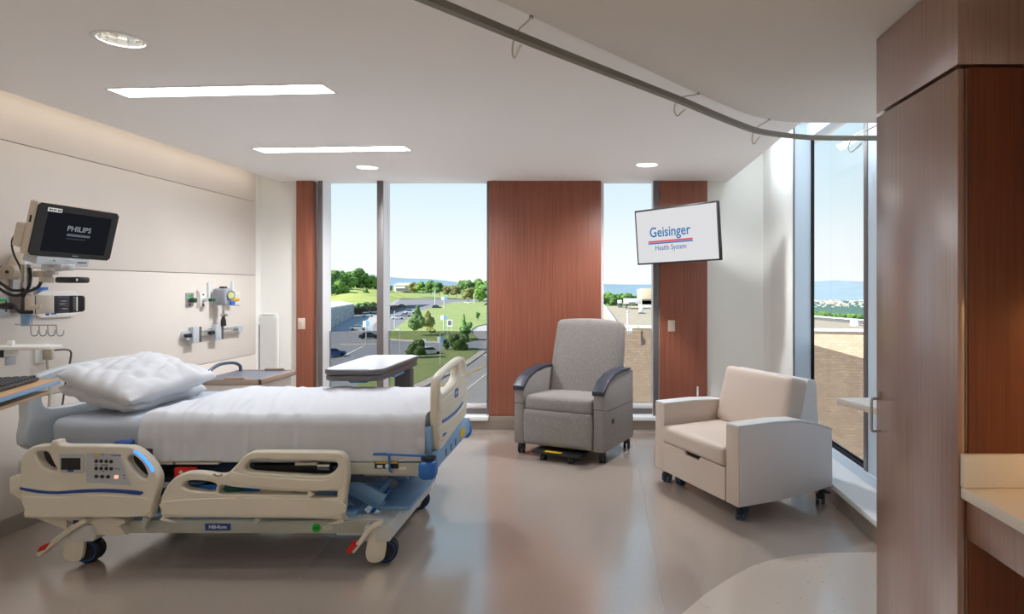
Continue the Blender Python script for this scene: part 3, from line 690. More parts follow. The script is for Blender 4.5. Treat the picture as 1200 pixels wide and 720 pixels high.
# ------------------------------------------------------------------ white top sheet
def sheet():
    bm = bmesh.new(); NX, r = 110, .06
    path = [('hem', 3.395, .560), ('s', 3.393, .62), ('s', 3.395, .68), ('s', 3.398, .735)]
    ys = []
    for k in range(14): ys.append((3.394, .556+k*.0145))
    for k in range(1, 8):
        a = PI/2*k/7; ys.append((3.394+.052*(1-math.cos(a)), .745+.052*math.sin(a)))
    for k in range(1, 40): ys.append((3.446+k*(.90)/39, .797))
    for k in range(1, 7):
        a = PI/2*k/6; ys.append((4.346+.045*math.sin(a), .752+.045*math.cos(a)))
    for k in range(1, 8): ys.append((4.391, .752-k*.02))
    rows = []
    for i in range(NX+1):
        row = []; L = len(ys)
        for j, (y, z) in enumerate(ys):
            t = i/NX; edge = -2.47+.09*(j/L)+.012*noise.noise(Vector((j*.13, 0, 3)))
            x = edge+(-.925-edge)*t
            top = max(0, min(1, (z-.70)/.09))
            n1 = noise.noise(Vector((x*2.2, y*3.0+z*3, 1)))*.006
            # soft folds running across the turned-down part and diagonal pulls along the top
            fold = abs(noise.noise(Vector((x*9+y*3.5, y*1.1, 7))))
            d = n1+.010*max(0, .22-fold)/.22*(1 if x < -1.6 else .6)
            if x < -2.13+.05*(y-3.4): d += .006
            crown = .014*(1-((y-3.89)/.5)**2) if z > .78 else 0
            side = 1-top
            foot = max(0, (x+1.18)/.26)
            d += foot*.010*noise.noise(Vector((x*14+z*10, y*10, z*13)))
            dy = -(d*1.1+.004*math.sin(x*7+2)*(1 if z < .66 else .3))*side if y < 3.6 else (d*side)
            zz = z+d*top+crown
            if j == 0: zz += .012*noise.noise(Vector((x*3.5, 0, 0)))-.004+(.03*max(0, 1-abs(x+1.32)/.35) if False else 0)
            if j <= 3: zz += (.010*noise.noise(Vector((x*3.5, 5, 0))))*(1-j/4)
            row.append(bm.verts.new((x, y+dy, zz)))
        rows.append(row)
    for a, b_ in zip(rows, rows[1:]):
        for j in range(len(ys)-1): bm.faces.new((a[j], a[j+1], b_[j+1], b_[j]))
    mb = MB(); mb.bm.free(); mb.bm = bm; return mb
sh = sheet().build('bed_sheet', 'sheet'); tag(sh, 'white cotton top sheet tucked over the bed mattress', 'sheet')
md = sh.modifiers.new('thick', 'SOLIDIFY'); md.thickness = .004; md.offset = -1
md = sh.modifiers.new('sub', 'SUBSURF'); md.levels = 1; md.render_levels = 1

# ------------------------------------------------------------------ pillows
def pillow(name, label, cen, size, h, rot, seed, group):
    m = MB(); n = 34; bm = m.bm; a, b_ = size
    def pt(i, j, s):
        u, v = -1+2*i/n, -1+2*j/n
        # corners pulled out into points, sides slightly drawn in
        pu = u*(1-.045*(1-v*v))*(1-.05*(v*v*u*u)**2); pv = v*(1-.05*(1-u*u))*(1-.05*(v*v*u*u)**2)
        t = max(0, (1-abs(u)**2.9))**.48*max(0, (1-abs(v)**2.9))**.48
        wr = .016*noise.noise(Vector((u*2.2+seed, v*2.2, s*3+seed)))+.008*noise.noise(Vector((u*6, v*6+seed, s*2)))
        rdg = abs(noise.noise(Vector((u*3.2+v*2+seed, v*1.3-u, s*5+2)))); wr += -.017*max(0, .2-rdg)/.2; ed_ = max(abs(u), abs(v)); wr += .010*max(0, ed_-.55)*math.sin((v if abs(u) > abs(v) else u)*17+3*noise.noise(Vector((u*2, v*2, seed))))
        z = s*h/2*t+(wr*(.35+t) if t > .02 else 0)+.012*noise.noise(Vector((u*1.5, v*1.5, seed)))
        return Vector((pu*a/2, pv*b_/2, z))
    g = {}
    for s in (1, -1):
        for i in range(n+1):
            for j in range(n+1):
                if s == -1 and (i in (0, n) or j in (0, n)): g[(i, j, s)] = g[(i, j, 1)]
                else: g[(i, j, s)] = bm.verts.new(pt(i, j, s))
        for i in range(n):
            for j in range(n):
                f = [g[(i, j, s)], g[(i+1, j, s)], g[(i+1, j+1, s)], g[(i, j+1, s)]]
                bm.faces.new(f if s == 1 else f[::-1])
    R = Matrix.Translation(Vector(cen)) @ rot.to_4x4(); bmesh.ops.transform(bm, matrix=R, verts=bm.verts)
    o = m.build(name, 'pillow', ang=180); tag(o, label, 'pillow', group)
    md = o.modifiers.new('sub', 'SUBSURF'); md.levels = 1; md.render_levels = 1; return o
def rxyz(a, b_, c): return (Matrix.Rotation(math.radians(c), 3, 'Z') @ Matrix.Rotation(math.radians(b_), 3, 'Y') @ Matrix.Rotation(math.radians(a), 3, 'X'))
pillow('pillow', 'lower white pillow squashed flat under the other at the bed head', (-2.80, 3.86, .872), (.46, .74), .16, rxyz(0, 16, 2), 4, 'bed pillows')
pillow('pillow', 'upper white pillow with crumpled case lying on top', (-2.735, 3.80, .955), (.49, .73), .185, rxyz(3, 17, -4), 11, 'bed pillows')

# ================================================================== RECLINER
rc = thing('recliner', 'tall grey woven recliner with dark armrests between the windows', 'recliner', (-.345, 5.45, 0), math.radians(-25))
hw = .44
# arms: profile in (depth y, z), pushed across
def arm(sx, name):
    prof = [(0, .10), (0, .585), (.02, .60), (.10, .675), (.22, .715), (.40, .735), (.66, .725), (.67, .10)]
    x0 = sx*hw; m = MB(); m.prism([(x0, y, z) for y, z in prof], (-sx*.10, 0, 0), .012)
    o = m.build(name, 'fabric', rc)
    top = [(-.012, .575), (-.014, .612), (.09, .692), (.22, .738), (.40, .758), (.58, .752), (.60, .735), (.40, .735), (.22, .714), (.10, .672), (.01, .592), (.006, .575)]
    MB().prism([(x0+sx*.006, y, z) for y, z in top], (-sx*.112, 0, 0), .006).build('arm_pad', 'arm_pad', o)
    g = MB(); g.ab((x0-.001*sx+sx*.0015, .06, .435), (x0+sx*.0025-sx*.004, .62, .440)); g.ab((x0-sx*.10, -.0015, .455), (x0, .003, .459)); g.build('arm_seam', 'dark', o)
    return o
arm(-1, 'arm'); a2 = arm(1, 'arm')
MB().box((hw+.002, .19, .335), (.006, .05, .04), .004).build('release_lever', 'black', a2)
MB().ab((-.335, .01, .10), (.335, .66, .34), .01).build('base_box', 'fabric', rc)
MB().soft((0, .005, .262), (.664, .05, .305), .02, 8, side=.006).build('footrest', 'fabric', rc)
MB().soft((0, .28, .455), (.670, .58, .145), .045, 12, .012, Matrix.Rotation(math.radians(-3), 3, 'X'), side=.006).build('seat', 'fabric', rc)
def bk(q, fx, fy, fz):
    q.x *= 1-.045*(fz+1)/2-.0*fz; q.z += .02*(1-fx*fx)*(1 if fz > .3 else 0); return q
MB().soft((0, .60, .80), (.70, .17, .74), .05, 14, 0, Matrix.Rotation(math.radians(-13), 3, 'X'), fn=bk, side=.018).build('backrest', 'fabric', rc)
MB().ab((-.33, .60, .12), (.33, .68, .60), .012).build('rear_panel', 'fabric', rc)
def small_caster(par, x, y, r=.042, mat='rubber', rim='black', spin=0.0, top=.1, world=False):
    R = Matrix.Rotation(spin, 3, 'Z'); ax = R @ Vector((1, 0, 0)); d = R @ Vector((0, 1, 0))
    w = Vector((x, y, r)); m = MB()
    m.cyl((x, y, r), (x, y, top), .012); m.soft(w+Vector((0, 0, r*.55))+d*.012, (.052, r*1.9, r*1.0), .012, 4, 0, R)
    o = m.build('caster', rim, par)
    for s in (-1, 1):
        q = (ax*s).to_track_quat('Z', 'Y').to_matrix().to_4x4(); q.translation = w+d*.018
        MB().lathe([(0, .006), (r*.8, .006), (r*.97, .008), (r, .012), (r, .024), (r*.95, .029), (r*.7, .030), (r*.66, .026), (r*.25, .026), (r*.2, .03), (0, .03)], q, 24).build('wheel', mat, o)
    return o
for x, y in ((-.40, .06), (.40, .06), (-.40, .60), (.40, .60)): small_caster(rc, x, y, .045, spin=.4)
# pull-out foot plate with its own little wheels
fp = MB().ab((-.20, -.10, .060), (.27, .18, .080), .005).build('foot_plate', 'black', rc)
MB().ab((-.08, -.098, .0805), (.08, -.05, .0815)).build('warning_label', 'yellow', fp)
for x in (-.10, .16): MB().cyl((x-.02, -.06, .026), (x+.02, -.06, .026), .026).build('plate_wheel', 'rubber', fp)
for x in (-.10, .16): MB().ab((x-.012, -.07, .026), (x+.012, -.05, .062)).build('plate_bracket', 'black', fp)
m = MB(); m.cyl((-hw-.03, .30, .20), (-hw+.02, .30, .20), .016); m.cyl((-hw-.03, .46, .13), (-hw+.02, .46, .13), .016); m.build('side_knob', 'black', rc)
MB().cyl((-hw-.036, .46, .13), (-hw-.030, .46, .13), .014).build('knob_cap', 'red', rc)

# ================================================================== SLEEPER ARMCHAIR
sc_ = thing('armchair', 'wide cream vinyl sleeper armchair on casters by the right window', 'armchair', (.669, 4.405, 0), math.radians(-64.1))
hw = .500
def sarm(sx):
    prof = [(0, .105), (0, .605), (.015, .615), (.30, .612), (.50, .600), (.66, .565), (.795, .515), (.80, .13), (.62, .115), (.3, .10)]
    x0 = sx*hw
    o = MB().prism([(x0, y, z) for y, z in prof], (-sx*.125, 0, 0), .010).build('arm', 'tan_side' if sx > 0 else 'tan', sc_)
    cap = [(-.003, .606), (.0, .620), (.30, .622), (.50, .611), (.66, .576), (.80, .524), (.80, .514), (.66, .564), (.50, .599), (.30, .610), (.01, .612)]
    MB().prism([(x0+sx*.002, y, z) for y, z in cap], (-sx*.129, 0, 0), .003).build('arm_cap', 'tan_cap', o)
    MB().ab((x0+sx*.001, -.004, .108), (x0-sx*.126, .002, .604), .002).build('arm_front', 'tan', o)
    return o
sarm(-1); sarm(1)
iw = hw-.125
MB().ab((-iw, .012, .11), (iw, .76, .32), .006).build('base_box', 'tan', sc_)
dr = MB().plate([(-iw+.003, .112), (iw-.003, .112), (iw-.003, .328), (.10, .328), (.075, .300), (-.075, .300), (-.10, .328), (-iw+.003, .328)], [], .024, .004, frame((0, .0, 0), (1, 0, 0), (0, 0, 1)), 1).build('drawer_front', 'tan', sc_)
MB().ab((-.10, .006, .29), (.10, .012, .330)).build('hand_slot', 'dark', dr)
MB().soft((0, .27, .395), (2*iw-.004, .60, .130), .035, 12, .012, side=.005).build('seat', 'tan', sc_)
def bk2(q, fx, fy, fz): return q
MB().soft((0, .585, .650), (2*iw-.004, .16, .43), .035, 12, 0, Matrix.Rotation(math.radians(-15), 3, 'X'), side=.010).build('backrest', 'tan', sc_)
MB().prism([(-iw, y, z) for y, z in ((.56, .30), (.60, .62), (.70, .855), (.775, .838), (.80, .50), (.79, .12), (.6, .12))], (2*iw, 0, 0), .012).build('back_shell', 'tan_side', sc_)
for x, y, sp in ((-.44, .055, .6), (-.33, .10, .2), (.44, .055, .9), (.36, .12, .3), (.44, .745, .8), (-.44, .745, .2)):
    small_caster(sc_, x, y, .038, 'caster_blue', 'black', sp)
MB().ab((.37, .72, .095), (.53, .75, .115), .004).build('caster_bracket', 'arm_pad', sc_)

# ================================================================== WALL SCREEN
tv = thing('wall_screen', 'wall screen on a swivel arm showing a hospital name', 'screen', (.753, 6.085, 1.996), 0,
           rot=Matrix.Rotation(-.712, 3, 'Z') @ Matrix.Rotation(.068, 3, 'X') @ Matrix.Rotation(-.025, 3, 'Y'))
tw, th = .95, .95*9.2/16
MB().ab((-tw/2, .004, -th/2), (tw/2, .045, th/2), .006).build('housing', 'black', tv)
MB().soft((0, .055, 0), (.5, .05, .32), .01, 3).build('rear_box', 'black', tv)
m = MB()
for s in (-1, 1): m.ab((-tw/2, -.002, s*th/2-s*.016), (tw/2, .006, s*th/2), .002); m.ab((s*tw/2-s*.014, -.002, -th/2), (s*tw/2, .006, th/2), .002)
m.build('bezel', 'black', tv)
scn = MB().ab((-tw/2+.013, .0005, -th/2+.015), (tw/2-.013, .004, th/2-.015)).build('screen', emis('lit grey screen', (214, 214, 216), .98), tv)
FRT = lambda x, z: frame((x, -.0005, z), (1, 0, 0), (0, 0, 1))
M['logo_blue'] = emis('logo blue', (58, 118, 176), .9); M['logo_red'] = emis('logo red', (226, 64, 104), .95)
text('Geisinger', .138, FRT(-.068, .035), 'logo_blue', scn, sx=.90, bold=.0016)
MB().ab((-.326, -.0008, -.060), (.19, .0003, -.044)).build('logo_red_line', 'logo_red', scn)
MB().ab((-.326, -.0008, -.077), (.19, .0003, -.063)).build('logo_blue_line', 'logo_blue', scn)
text('Health System', .070, FRT(-.065, -.118), 'logo_blue', scn, sx=.90, bold=.0003)
MB().ab((-.012, -.003, -th/2-.004), (.012, .002, -th/2+.003), .001).build('sensor', 'black', tv)
# swivel arm back to the veneer
Ri = MW[tv.name].inverted()
def tl(p): return Ri @ Vector(p)
m = MB(); m.tube([tl((.80, 6.13, 1.99)), tl((.98, 6.42, 1.99)), tl((.93, 6.585, 1.99))], .022); m.cyl(tl((.93, 6.575, 1.99)), tl((.93, 6.600, 1.99)), .07)
m.build('swivel_arm', 'black', tv)

# ================================================================== OVERBED TABLE
ot = thing('overbed_table', 'wheeled overbed table with white top and dark grey edge beyond the bed', 'table', (-1.645, 4.68, 0))
zt = .935
outl = [(sx*(.205-.085)+.085*math.cos(a), sy*(.46-.085)+.085*math.sin(a)) for sx, sy, q in ((1, -1, 3), (1, 1, 0), (-1, 1, 1), (-1, -1, 2)) for a in (PI/2*q+PI/2*k/7 for k in range(8))]
MB().plate(outl, [], .034, .010, Matrix.Translation((0, 0, zt-.017)), 1).build('table_edge', 'table_edge', ot)
MB().plate([(x*.955, y*.978) for x, y in outl], [], .006, .002, Matrix.Translation((0, 0, zt+.001)), 1).build('tabletop', 'table_top', ot)
MB().plate([(x*.975, y*.985) for x, y in outl], [], .040, .010, Matrix.Translation((0, 0, zt-.056)), 1).build('under_tray', 'table_edge', ot)
m = MB(); m.prism([(x, -.34, z) for x, z in ((-.10, zt-.07), (.10, zt-.07), (.055, zt-.105), (-.055, zt-.105))], (0, .30, 0), .004); m.ab((-.02, -.1, zt-.10), (.18, .3, zt-.072), .006); m.build('table_bracket', 'bed_lblue', ot)
MB().ab((.105, .11, .10), (.225, .21, zt-.07), .008).build('column', 'table_edge', ot)
MB().ab((-.25, .06, .05), (.25, .26, .10), .012).build('base', 'table_edge', ot)
for x in (-.22, .22):
    for y in (.08, .24): small_caster(ot, x, y, .025, top=.055)

# ================================================================== BEDSIDE CABINET
bc = thing('bedside_cabinet', 'cream bedside cabinet with slate top and curved grab bar beside the headwall', 'cabinet', (-2.765, 5.0, 0))
X0, X1, Y0, Y1, zc = -.225, .245, -.275, .285, .80
MB().ab((X0+.012, Y0+.012, .07), (X1-.035, Y1-.012, zc-.045), .004).build('body', 'cab_white', bc)
MB().ab((X0+.012, Y0+.006, zc-.10), (X1-.06, Y0+.014, zc-.05), .002).build('drawer', 'cab_white', bc)
MB().ab((X1-.062, Y0+.004, .08), (X1-.036, Y0+.03, zc-.045), .003).build('corner_post', 'alu_dark', bc)
m = MB()
m.ab((X0, Y0, zc-.045), (X1, Y0+.02, zc), .006); m.ab((X0, Y1-.02, zc-.045), (X1, Y1, zc), .006)
m.ab((X0, Y0, zc-.045), (X0+.02, Y1, zc), .006); m.ab((X1-.02, Y0, zc-.045), (X1, Y1, zc), .006)
m.soft((.045, Y0+.012, zc+.004), (.16, .026, .022), .010, 4); m.soft((.07, Y1-.012, zc+.004), (.16, .026, .022), .010, 4)
m.build('rim', 'cab_rim', bc)
MB().ab((X0+.012, Y0+.014, zc-.04), (X1-.014, Y1-.014, zc-.006)).build('cabinet_top', 'cab_top', bc)
m = MB(); m.tube(smooth_path([(X0+.055, Y0+.03, zc-.008), (X0+.045, Y0+.06, zc+.045), (X0+.03, Y0+.22, zc+.082), (X0+.03, Y0+.40, zc+.075), (X0+.03, Y0+.50, zc+.04), (X0+.03, Y0+.515, zc-.008)], 6), .013, 10)
m.build('grab_bar', pm('dark steel bar', (92, 102, 122), .3, .7), bc)
for x in (X0+.06, X1-.09):
    for y in (Y0+.06, Y1-.06): small_caster(bc, x, y, .03, top=.075)

# ================================================================== WARDROBE, COUNTER
XW_ = 1.13
wd = thing('wardrobe', 'tall brown veneered wardrobe with steel pull handle at the right', 'wardrobe', (1.40, 2.28, 0))
def wbd(m, n, mat, par=None, **k): return m.build(n, mat, par or wd, world=True, **k)
wbd(MB().ab((1.158, 1.985, .02), (XR-.005, 2.553, 2.18), .001), 'carcass', 'wood2')
wbd(MB().ab((XW_, 1.98, 2.192), (XR-.005, 2.556, 2.495), .001), 'top_panel', 'wood2')
wbd(MB().ab((1.150, 1.995, .02), (1.160, 2.54, 2.19)), 'door_gap', 'dark')
dr = wbd(MB().ab((XW_, 1.98, .03), (1.152, 2.556, 2.178), .0015), 'door', 'wood2')
wbd(MB().ab((1.15, 1.99, 0), (XR-.005, 2.55, .03)), 'plinth', 'dark')
hm = MB(); hy = 2.528; hz0, hz1 = .915, 1.045
hm.tube(smooth_path([(XW_, hy, hz0), (XW_-.024, hy, hz0), (XW_-.032, hy, hz0+.008), (XW_-.032, hy, (hz0+hz1)/2), (XW_-.032, hy, hz1-.008), (XW_-.024, hy, hz1), (XW_, hy, hz1)], 3), .0055, 10)
wbd(hm, 'handle', 'steel', dr)
lk = wbd(MB().cyl((XW_+.002, hy, 1.064), (XW_-.006, hy, 1.064), .012, seg=20), 'lock', 'brass', dr)
wbd(MB().ab((XW_-.0066, hy-.0015, 1.057), (XW_-.0058, hy+.0015, 1.071)), 'keyhole', 'dark', dr)

ct = thing('counter', 'white solid surface counter with upstand and brown apron at the right edge', 'counter', (1.45, 1.4, 0))
def cbd(m, n, mat, par=None, **k): return m.build(n, mat, par or ct, world=True, **k)
cbd(MB().ab((1.135, -.2, .832), (XR-.003, 1.975, .868), .005), 'worktop', 'counter')
cbd(MB().ab((1.135, 1.956, .868), (XR-.003, 1.976, .972), .003), 'upstand', 'counter')
cbd(MB().ab((XR-.022, -.2, .868), (XR-.003, 1.956, .972), .003), 'upstand', 'counter')
cbd(MB().ab((1.155, -.19, .705), (1.175, 1.974, .832), .001), 'apron', 'wood2')
cbd(MB().ab((1.16, -.2, .0), (XR-.003, -.18, .832), .001), 'end_panel', 'wood2')
# back panel between counter and wardrobe side (warm veneer), wall cabinet with its lamp
bp_ = MB().ab((1.162, 1.9765, .0), (XR-.004, 1.984, 2.18), .001).build('side_panel', 'wood3', wd, world=True)
uc = thing('wall_cabinet', 'brown wall cabinet above the counter, outside the view', 'cabinet', (1.6, 1.2, 1.5))
for a, c, n in (((1.42, -.1, 1.48), (XR-.003, 1.97, 1.50), 'bottom_board'), ((1.42, -.1, 2.3), (XR-.003, 1.97, 2.32), 'top_board'), ((1.42, -.1, 1.50), (1.44, 1.97, 2.3), 'door'), ((1.44, 1.95, 1.5), (XR-.003, 1.97, 2.3), 'side')):
    MB().ab(a, c, .001).build(n, 'wood2', uc, world=True)
dl = thing('cabinet_lamp', 'slim warm lamp under the wall cabinet', 'light', (1.56, 1.68, 1.48))
MB().ab((1.50, 1.40, 1.462), (1.62, 1.92, 1.479), .003).build('housing', 'white_pl', dl, world=True)
MB().ab((1.51, 1.41, 1.459), (1.61, 1.91, 1.4625)).build('diffuser', emis('warm lamp', (255, 196, 120), 13), dl, world=True)

# wall desk beyond the wardrobe
ds = thing('wall_desk', 'pale fold-out wall shelf beyond the wardrobe handle', 'shelf', (1.6, 3.2, .85))
MB().prism([Vector(p) for p in ((1.385, 3.66, .812), (1.745, 3.66, .812), (1.745, 2.66, .812), (1.68, 2.66, .812))], (0, 0, .038), .004).build('shelf_board', 'cab_white', ds, world=True)
MB().ab((1.70, 2.75, .72), (1.748, 3.02, .812), .004).build('shelf_bracket', 'steel', ds, world=True)

# ================================================================== CURTAIN TRACK
trk = [(-1.3, 1.25), (-.60, 2.085), (-.20, 2.56), (.249, 3.07), (.444, 3.29), (.65, 3.54), (.841, 3.76), (1.018, 3.935), (1.27, 4.06), (1.5, 4.105), (1.84, 4.11)]
tp = smooth_path([(x, y, 2.46) for x, y in trk], 8)
ctk = thing('curtain_track', 'grey curtain track curving across the ceiling', 'track', (.6, 3.5, 2.46))
m = MB()
w_, h_ = .017, .013
rings = []
for i, p in enumerate(tp):
    t = (tp[min(i+1, len(tp)-1)]-tp[max(i-1, 0)]).normalized(); n = Vector((-t.y, t.x, 0))
    rings.append([m.bm.verts.new(p+n*a+Vector((0, 0, b_))) for a, b_ in ((-w_, -h_), (w_, -h_), (w_, h_), (-w_, h_))])
for a, b_ in zip(rings, rings[1:]):
    for k in range(4): m.bm.faces.new((a[k], a[(k+1) % 4], b_[(k+1) % 4], b_[k]))
m.bm.faces.new(rings[0][::-1]); m.bm.faces.new(rings[-1])
m.build('rail', 'track', ctk, world=True, ang=30)
def hanger(a, b_):                                          # a: eyelet at the soffit edge, b_: point on the track
    a, b_ = Vector((a[0], a[1], 2.5)), Vector((b_[0], b_[1], 2.46)); d = b_-a
    pts = [a+Vector((0, 0, -.006)), a+d*.35+Vector((0, 0, .0)), a+d*.85+Vector((0, 0, .012)), a+d*1.22+Vector((0, 0, .0)), a+d*1.32+Vector((0, 0, -.04)), a+d*1.16+Vector((0, 0, -.074)), a+d*.80+Vector((0, 0, -.062))]
    o = MB().tube(smooth_path(pts, 5), .0036, 6).build('hanger_cord', 'cord', ctk, world=True)
    m2 = MB(); m2.cyl(a+d*1.02+Vector((0, 0, -.071)), a+d*.72+Vector((0, 0, -.058)), .006, seg=10); m2.build('cord_end', 'white_pl', o, world=True)
    m2 = MB(); m2.cyl(a+Vector((0, 0, .0)), a+Vector((0, 0, -.010)), .008, seg=10); m2.build('eyelet', 'steel', o, world=True)
for a, b_ in (((-.245, 2.345), (-.31, 2.43)), ((.525, 3.275), (.43, 3.275)), ((1.03, 3.785), (.98, 3.90)), ((1.73, 3.87), (1.68, 4.11))): hanger(a, b_)

# ================================================================== WALL FITTINGS ON THE HEADWALL
def on_wall(name, label, cat, px, py, group=None):
    p = XW(px, py, XL); t = thing(name, label, cat, p, 0, group); return t, p
def wl_(m, n, mat, par, **k): return m.build(n, mat, par, world=True, **k)
def plate_at(name, label, cat, px0, px1, py0, py1, mat, group=None, dep=.012):
    a, b_ = XW(px0, py0, XL), XW(px1, py1, XL)
    zc_ = (XW((px0+px1)/2, py0, XL).z+XW((px0+px1)/2, py1, XL).z)/2; hh = abs(XW((px0+px1)/2, py0, XL).z-XW((px0+px1)/2, py1, XL).z)
    t = thing(name, label, cat, (XL, (a.y+b_.y)/2, zc_), 0, group)
    wl_(MB().ab((XL, a.y, zc_-hh/2), (XL+dep, b_.y, zc_+hh/2), .003), 'face_plate', mat, t)
    return t, a.y, b_.y, zc_, hh
t, ya, yb, z, h = plate_at('oxygen_outlet', 'grey oxygen outlet plate at the left end of the row, green adapter', 'outlet', 217.3, 225.5, 343.5, 359.5, 'steel', 'medical gas outlets')
yc = (ya+yb)/2
o = wl_(MB().cyl((XL+.012, yc, z-.005), (XL+.06, yc, z-.005), .020), 'green_adapter', pm('dark green plastic', (14, 62, 46), .4), t)
wl_(MB().ab((XL+.012, ya+.02, z+.025), (XL+.0135, yb-.02, z+.04)), 'green_mark', 'green', t); wl_(MB().ab((XL+.012, ya+.03, z-.05), (XL+.0135, ya+.05, z-.03)), 'slot_mark', 'black', t)
t, ya, yb, z, h = plate_at('oxygen_outlet', 'outlet plate with green fitted clear flowmeter left of the regulator', 'outlet', 233, 240.3, 343, 359, 'white_pl', 'medical gas outlets')
yc = (ya+yb)/2
dg = pm('green valve plastic', (16, 84, 62), .4); clr = pm('clear tube plastic', (214, 226, 224), .15)
wl_(MB().cyl((XL+.012, yc, z-.005), (XL+.09, yc, z-.005), .016), 'stem', 'chrome', t)
wl_(MB().cyl((XL+.09, yc-.03, z-.005), (XL+.09, yc+.03, z-.005), .015), 'valve', dg, t)
wl_(MB().cyl((XL+.09, yc-.05, z+.015), (XL+.09, yc-.05, z+.15), .014), 'flow_tube', clr, t)
wl_(MB().ab((XL+.012, yc-.01, z+.035), (XL+.0135, yc+.01, z+.05)), 'slot_mark', 'black', t); wl_(MB().ab((XL+.012, yc-.012, z-.06), (XL+.0135, yc+.012, z-.045)), 'slot_mark', 'black', t)
t, ya, yb, z, h = plate_at('vacuum_regulator', 'grey suction regulator with round gauge and blue knob over hanging bottle', 'regulator', 248, 254, 343, 358, 'white_pl', None)
yc = (ya+yb)/2
hs = wl_(MB().soft((XL+.085, yc-.01, z+.02), (.12, .13, .155), .022, 5), 'housing', pm('grey regulator', (150, 154, 164), .4), t)
wl_(MB().cyl((XL+.14, yc-.005, z+.035), (XL+.168, yc-.018, z+.035), .040), 'gauge', 'chrome', t)
wl_(MB().cyl((XL+.166, yc-.017, z+.035), (XL+.171, yc-.0195, z+.035), .030), 'gauge_face', pm('gauge face', (192, 198, 140), .4), t)
wl_(MB().cyl((XL+.14, yc+.02, z-.04), (XL+.175, yc+.005, z-.04), .020), 'knob', 'bed_blue', t)
wl_(MB().soft((XL+.085, yc, z+.105), (.05, .05, .02), .006, 3), 'top_knob', 'black', t)
wl_(MB().cyl((XL+.085, yc, z-.055), (XL+.085, yc, z-.14), .012), 'stem', 'chrome', t)
wl_(MB().cyl((XL+.085, yc-.03, z-.15), (XL+.085, yc+.05, z-.15), .012), 'tee', 'steel', t)
wl_(MB().lathe([(0, -.25), (.024, -.25), (.022, -.20), (.014, -.175), (.014, -.155), (0, -.155)], Matrix.Translation((XL+.085, yc, z)), 16), 'overflow_trap', 'black', t)
t, ya, yb, z, h = plate_at('air_outlet', 'outlet plate with yellow valve and clear flowmeter right of regulator', 'outlet', 261.3, 267.8, 342.5, 358, 'white_pl', 'medical gas outlets')
yc = (ya+yb)/2
wl_(MB().cyl((XL+.012, yc, z-.005), (XL+.09, yc, z-.005), .016), 'stem', 'chrome', t)
wl_(MB().cyl((XL+.09, yc-.06, z-.01), (XL+.09, yc+.05, z-.01), .016), 'valve', 'yellow', t)
wl_(MB().cyl((XL+.09, yc-.045, z+.012), (XL+.09, yc-.045, z+.165), .014), 'flow_tube', clr, t)
t, ya, yb, z, h = plate_at('wall_switch', 'white wall switch at the right end of the headwall outlet row', 'switch', 274, 280, 342.5, 357.5, 'white_pl')
wl_(MB().ab((XL+.012, (ya+yb)/2-.02, z-.045), (XL+.017, (ya+yb)/2+.02, z+.045), .002), 'rocker', 'tan_cap', t)
# equipment rail with two clamps
er = thing('equipment_rail', 'steel equipment rail with two slide clamps below the gas outlets', 'rail', XW(245, 391, XL))
y0, y1, zr = 5.40, 6.19, 1.075
m = MB()
for s in (-1, 1): m.ab((XL+.03, y0, zr+s*.018-.010), (XL+.048, y1, zr+s*.018+.010), .004)
wl_(m, 'rail_bar', 'steel', er)
for y in (y0, 5.78, y1): wl_(MB().cyl((XL, y, zr), (XL+.05, y, zr), .040 if y != 5.78 else .02), 'rail_boss', 'grey_pl', er)
for px in (228, 254.5):
    y = XW(px, 390, XL+.05).y
    c = wl_(MB().ab((XL+.028, y-.055, zr-.07), (XL+.075, y+.03, zr+.07), .006), 'clamp', 'grey_pl', er)
    wl_(MB().ab((XL+.06, y+.03, zr-.068), (XL+.08, y+.055, zr+.068), .003), 'clamp_jaw', 'alu_dark', c)
    wl_(MB().cyl((XL+.05, y-.12, zr), (XL+.05, y-.05, zr), .016), 'clamp_knob', 'black', c)
# electrical outlet at the far left
def gas_plate(px0, px1, py0, py1): pass
t, ya, yb, z, h = plate_at('power_outlet', 'grey outlet plate with green bands at the left edge of the photo', 'outlet', -6, 11, 347.5, 371.5, 'grey_pl')
wl_(MB().ab((XL+.012, ya+.01, z+.03), (XL+.014, yb-.03, z+.045)), 'green_band', 'green', t)
for dz in (.035, -.035):
    wl_(MB().cyl((XL+.012, yb-.035, z+dz*.75), (XL+.0145, yb-.035, z+dz*.75), .006, seg=10), 'socket', 'black', t)
t, ya, yb, z, h = plate_at('flowmeter', 'thin clear flowmeter above the outlet at the left edge', 'flowmeter', 17.5, 23, 336, 353, 'white_pl')
wl_(MB().cyl((XL+.03, (ya+yb)/2, z-.05), (XL+.03, (ya+yb)/2, z+.06), .012, seg=12), 'flow_tube', clr, t)
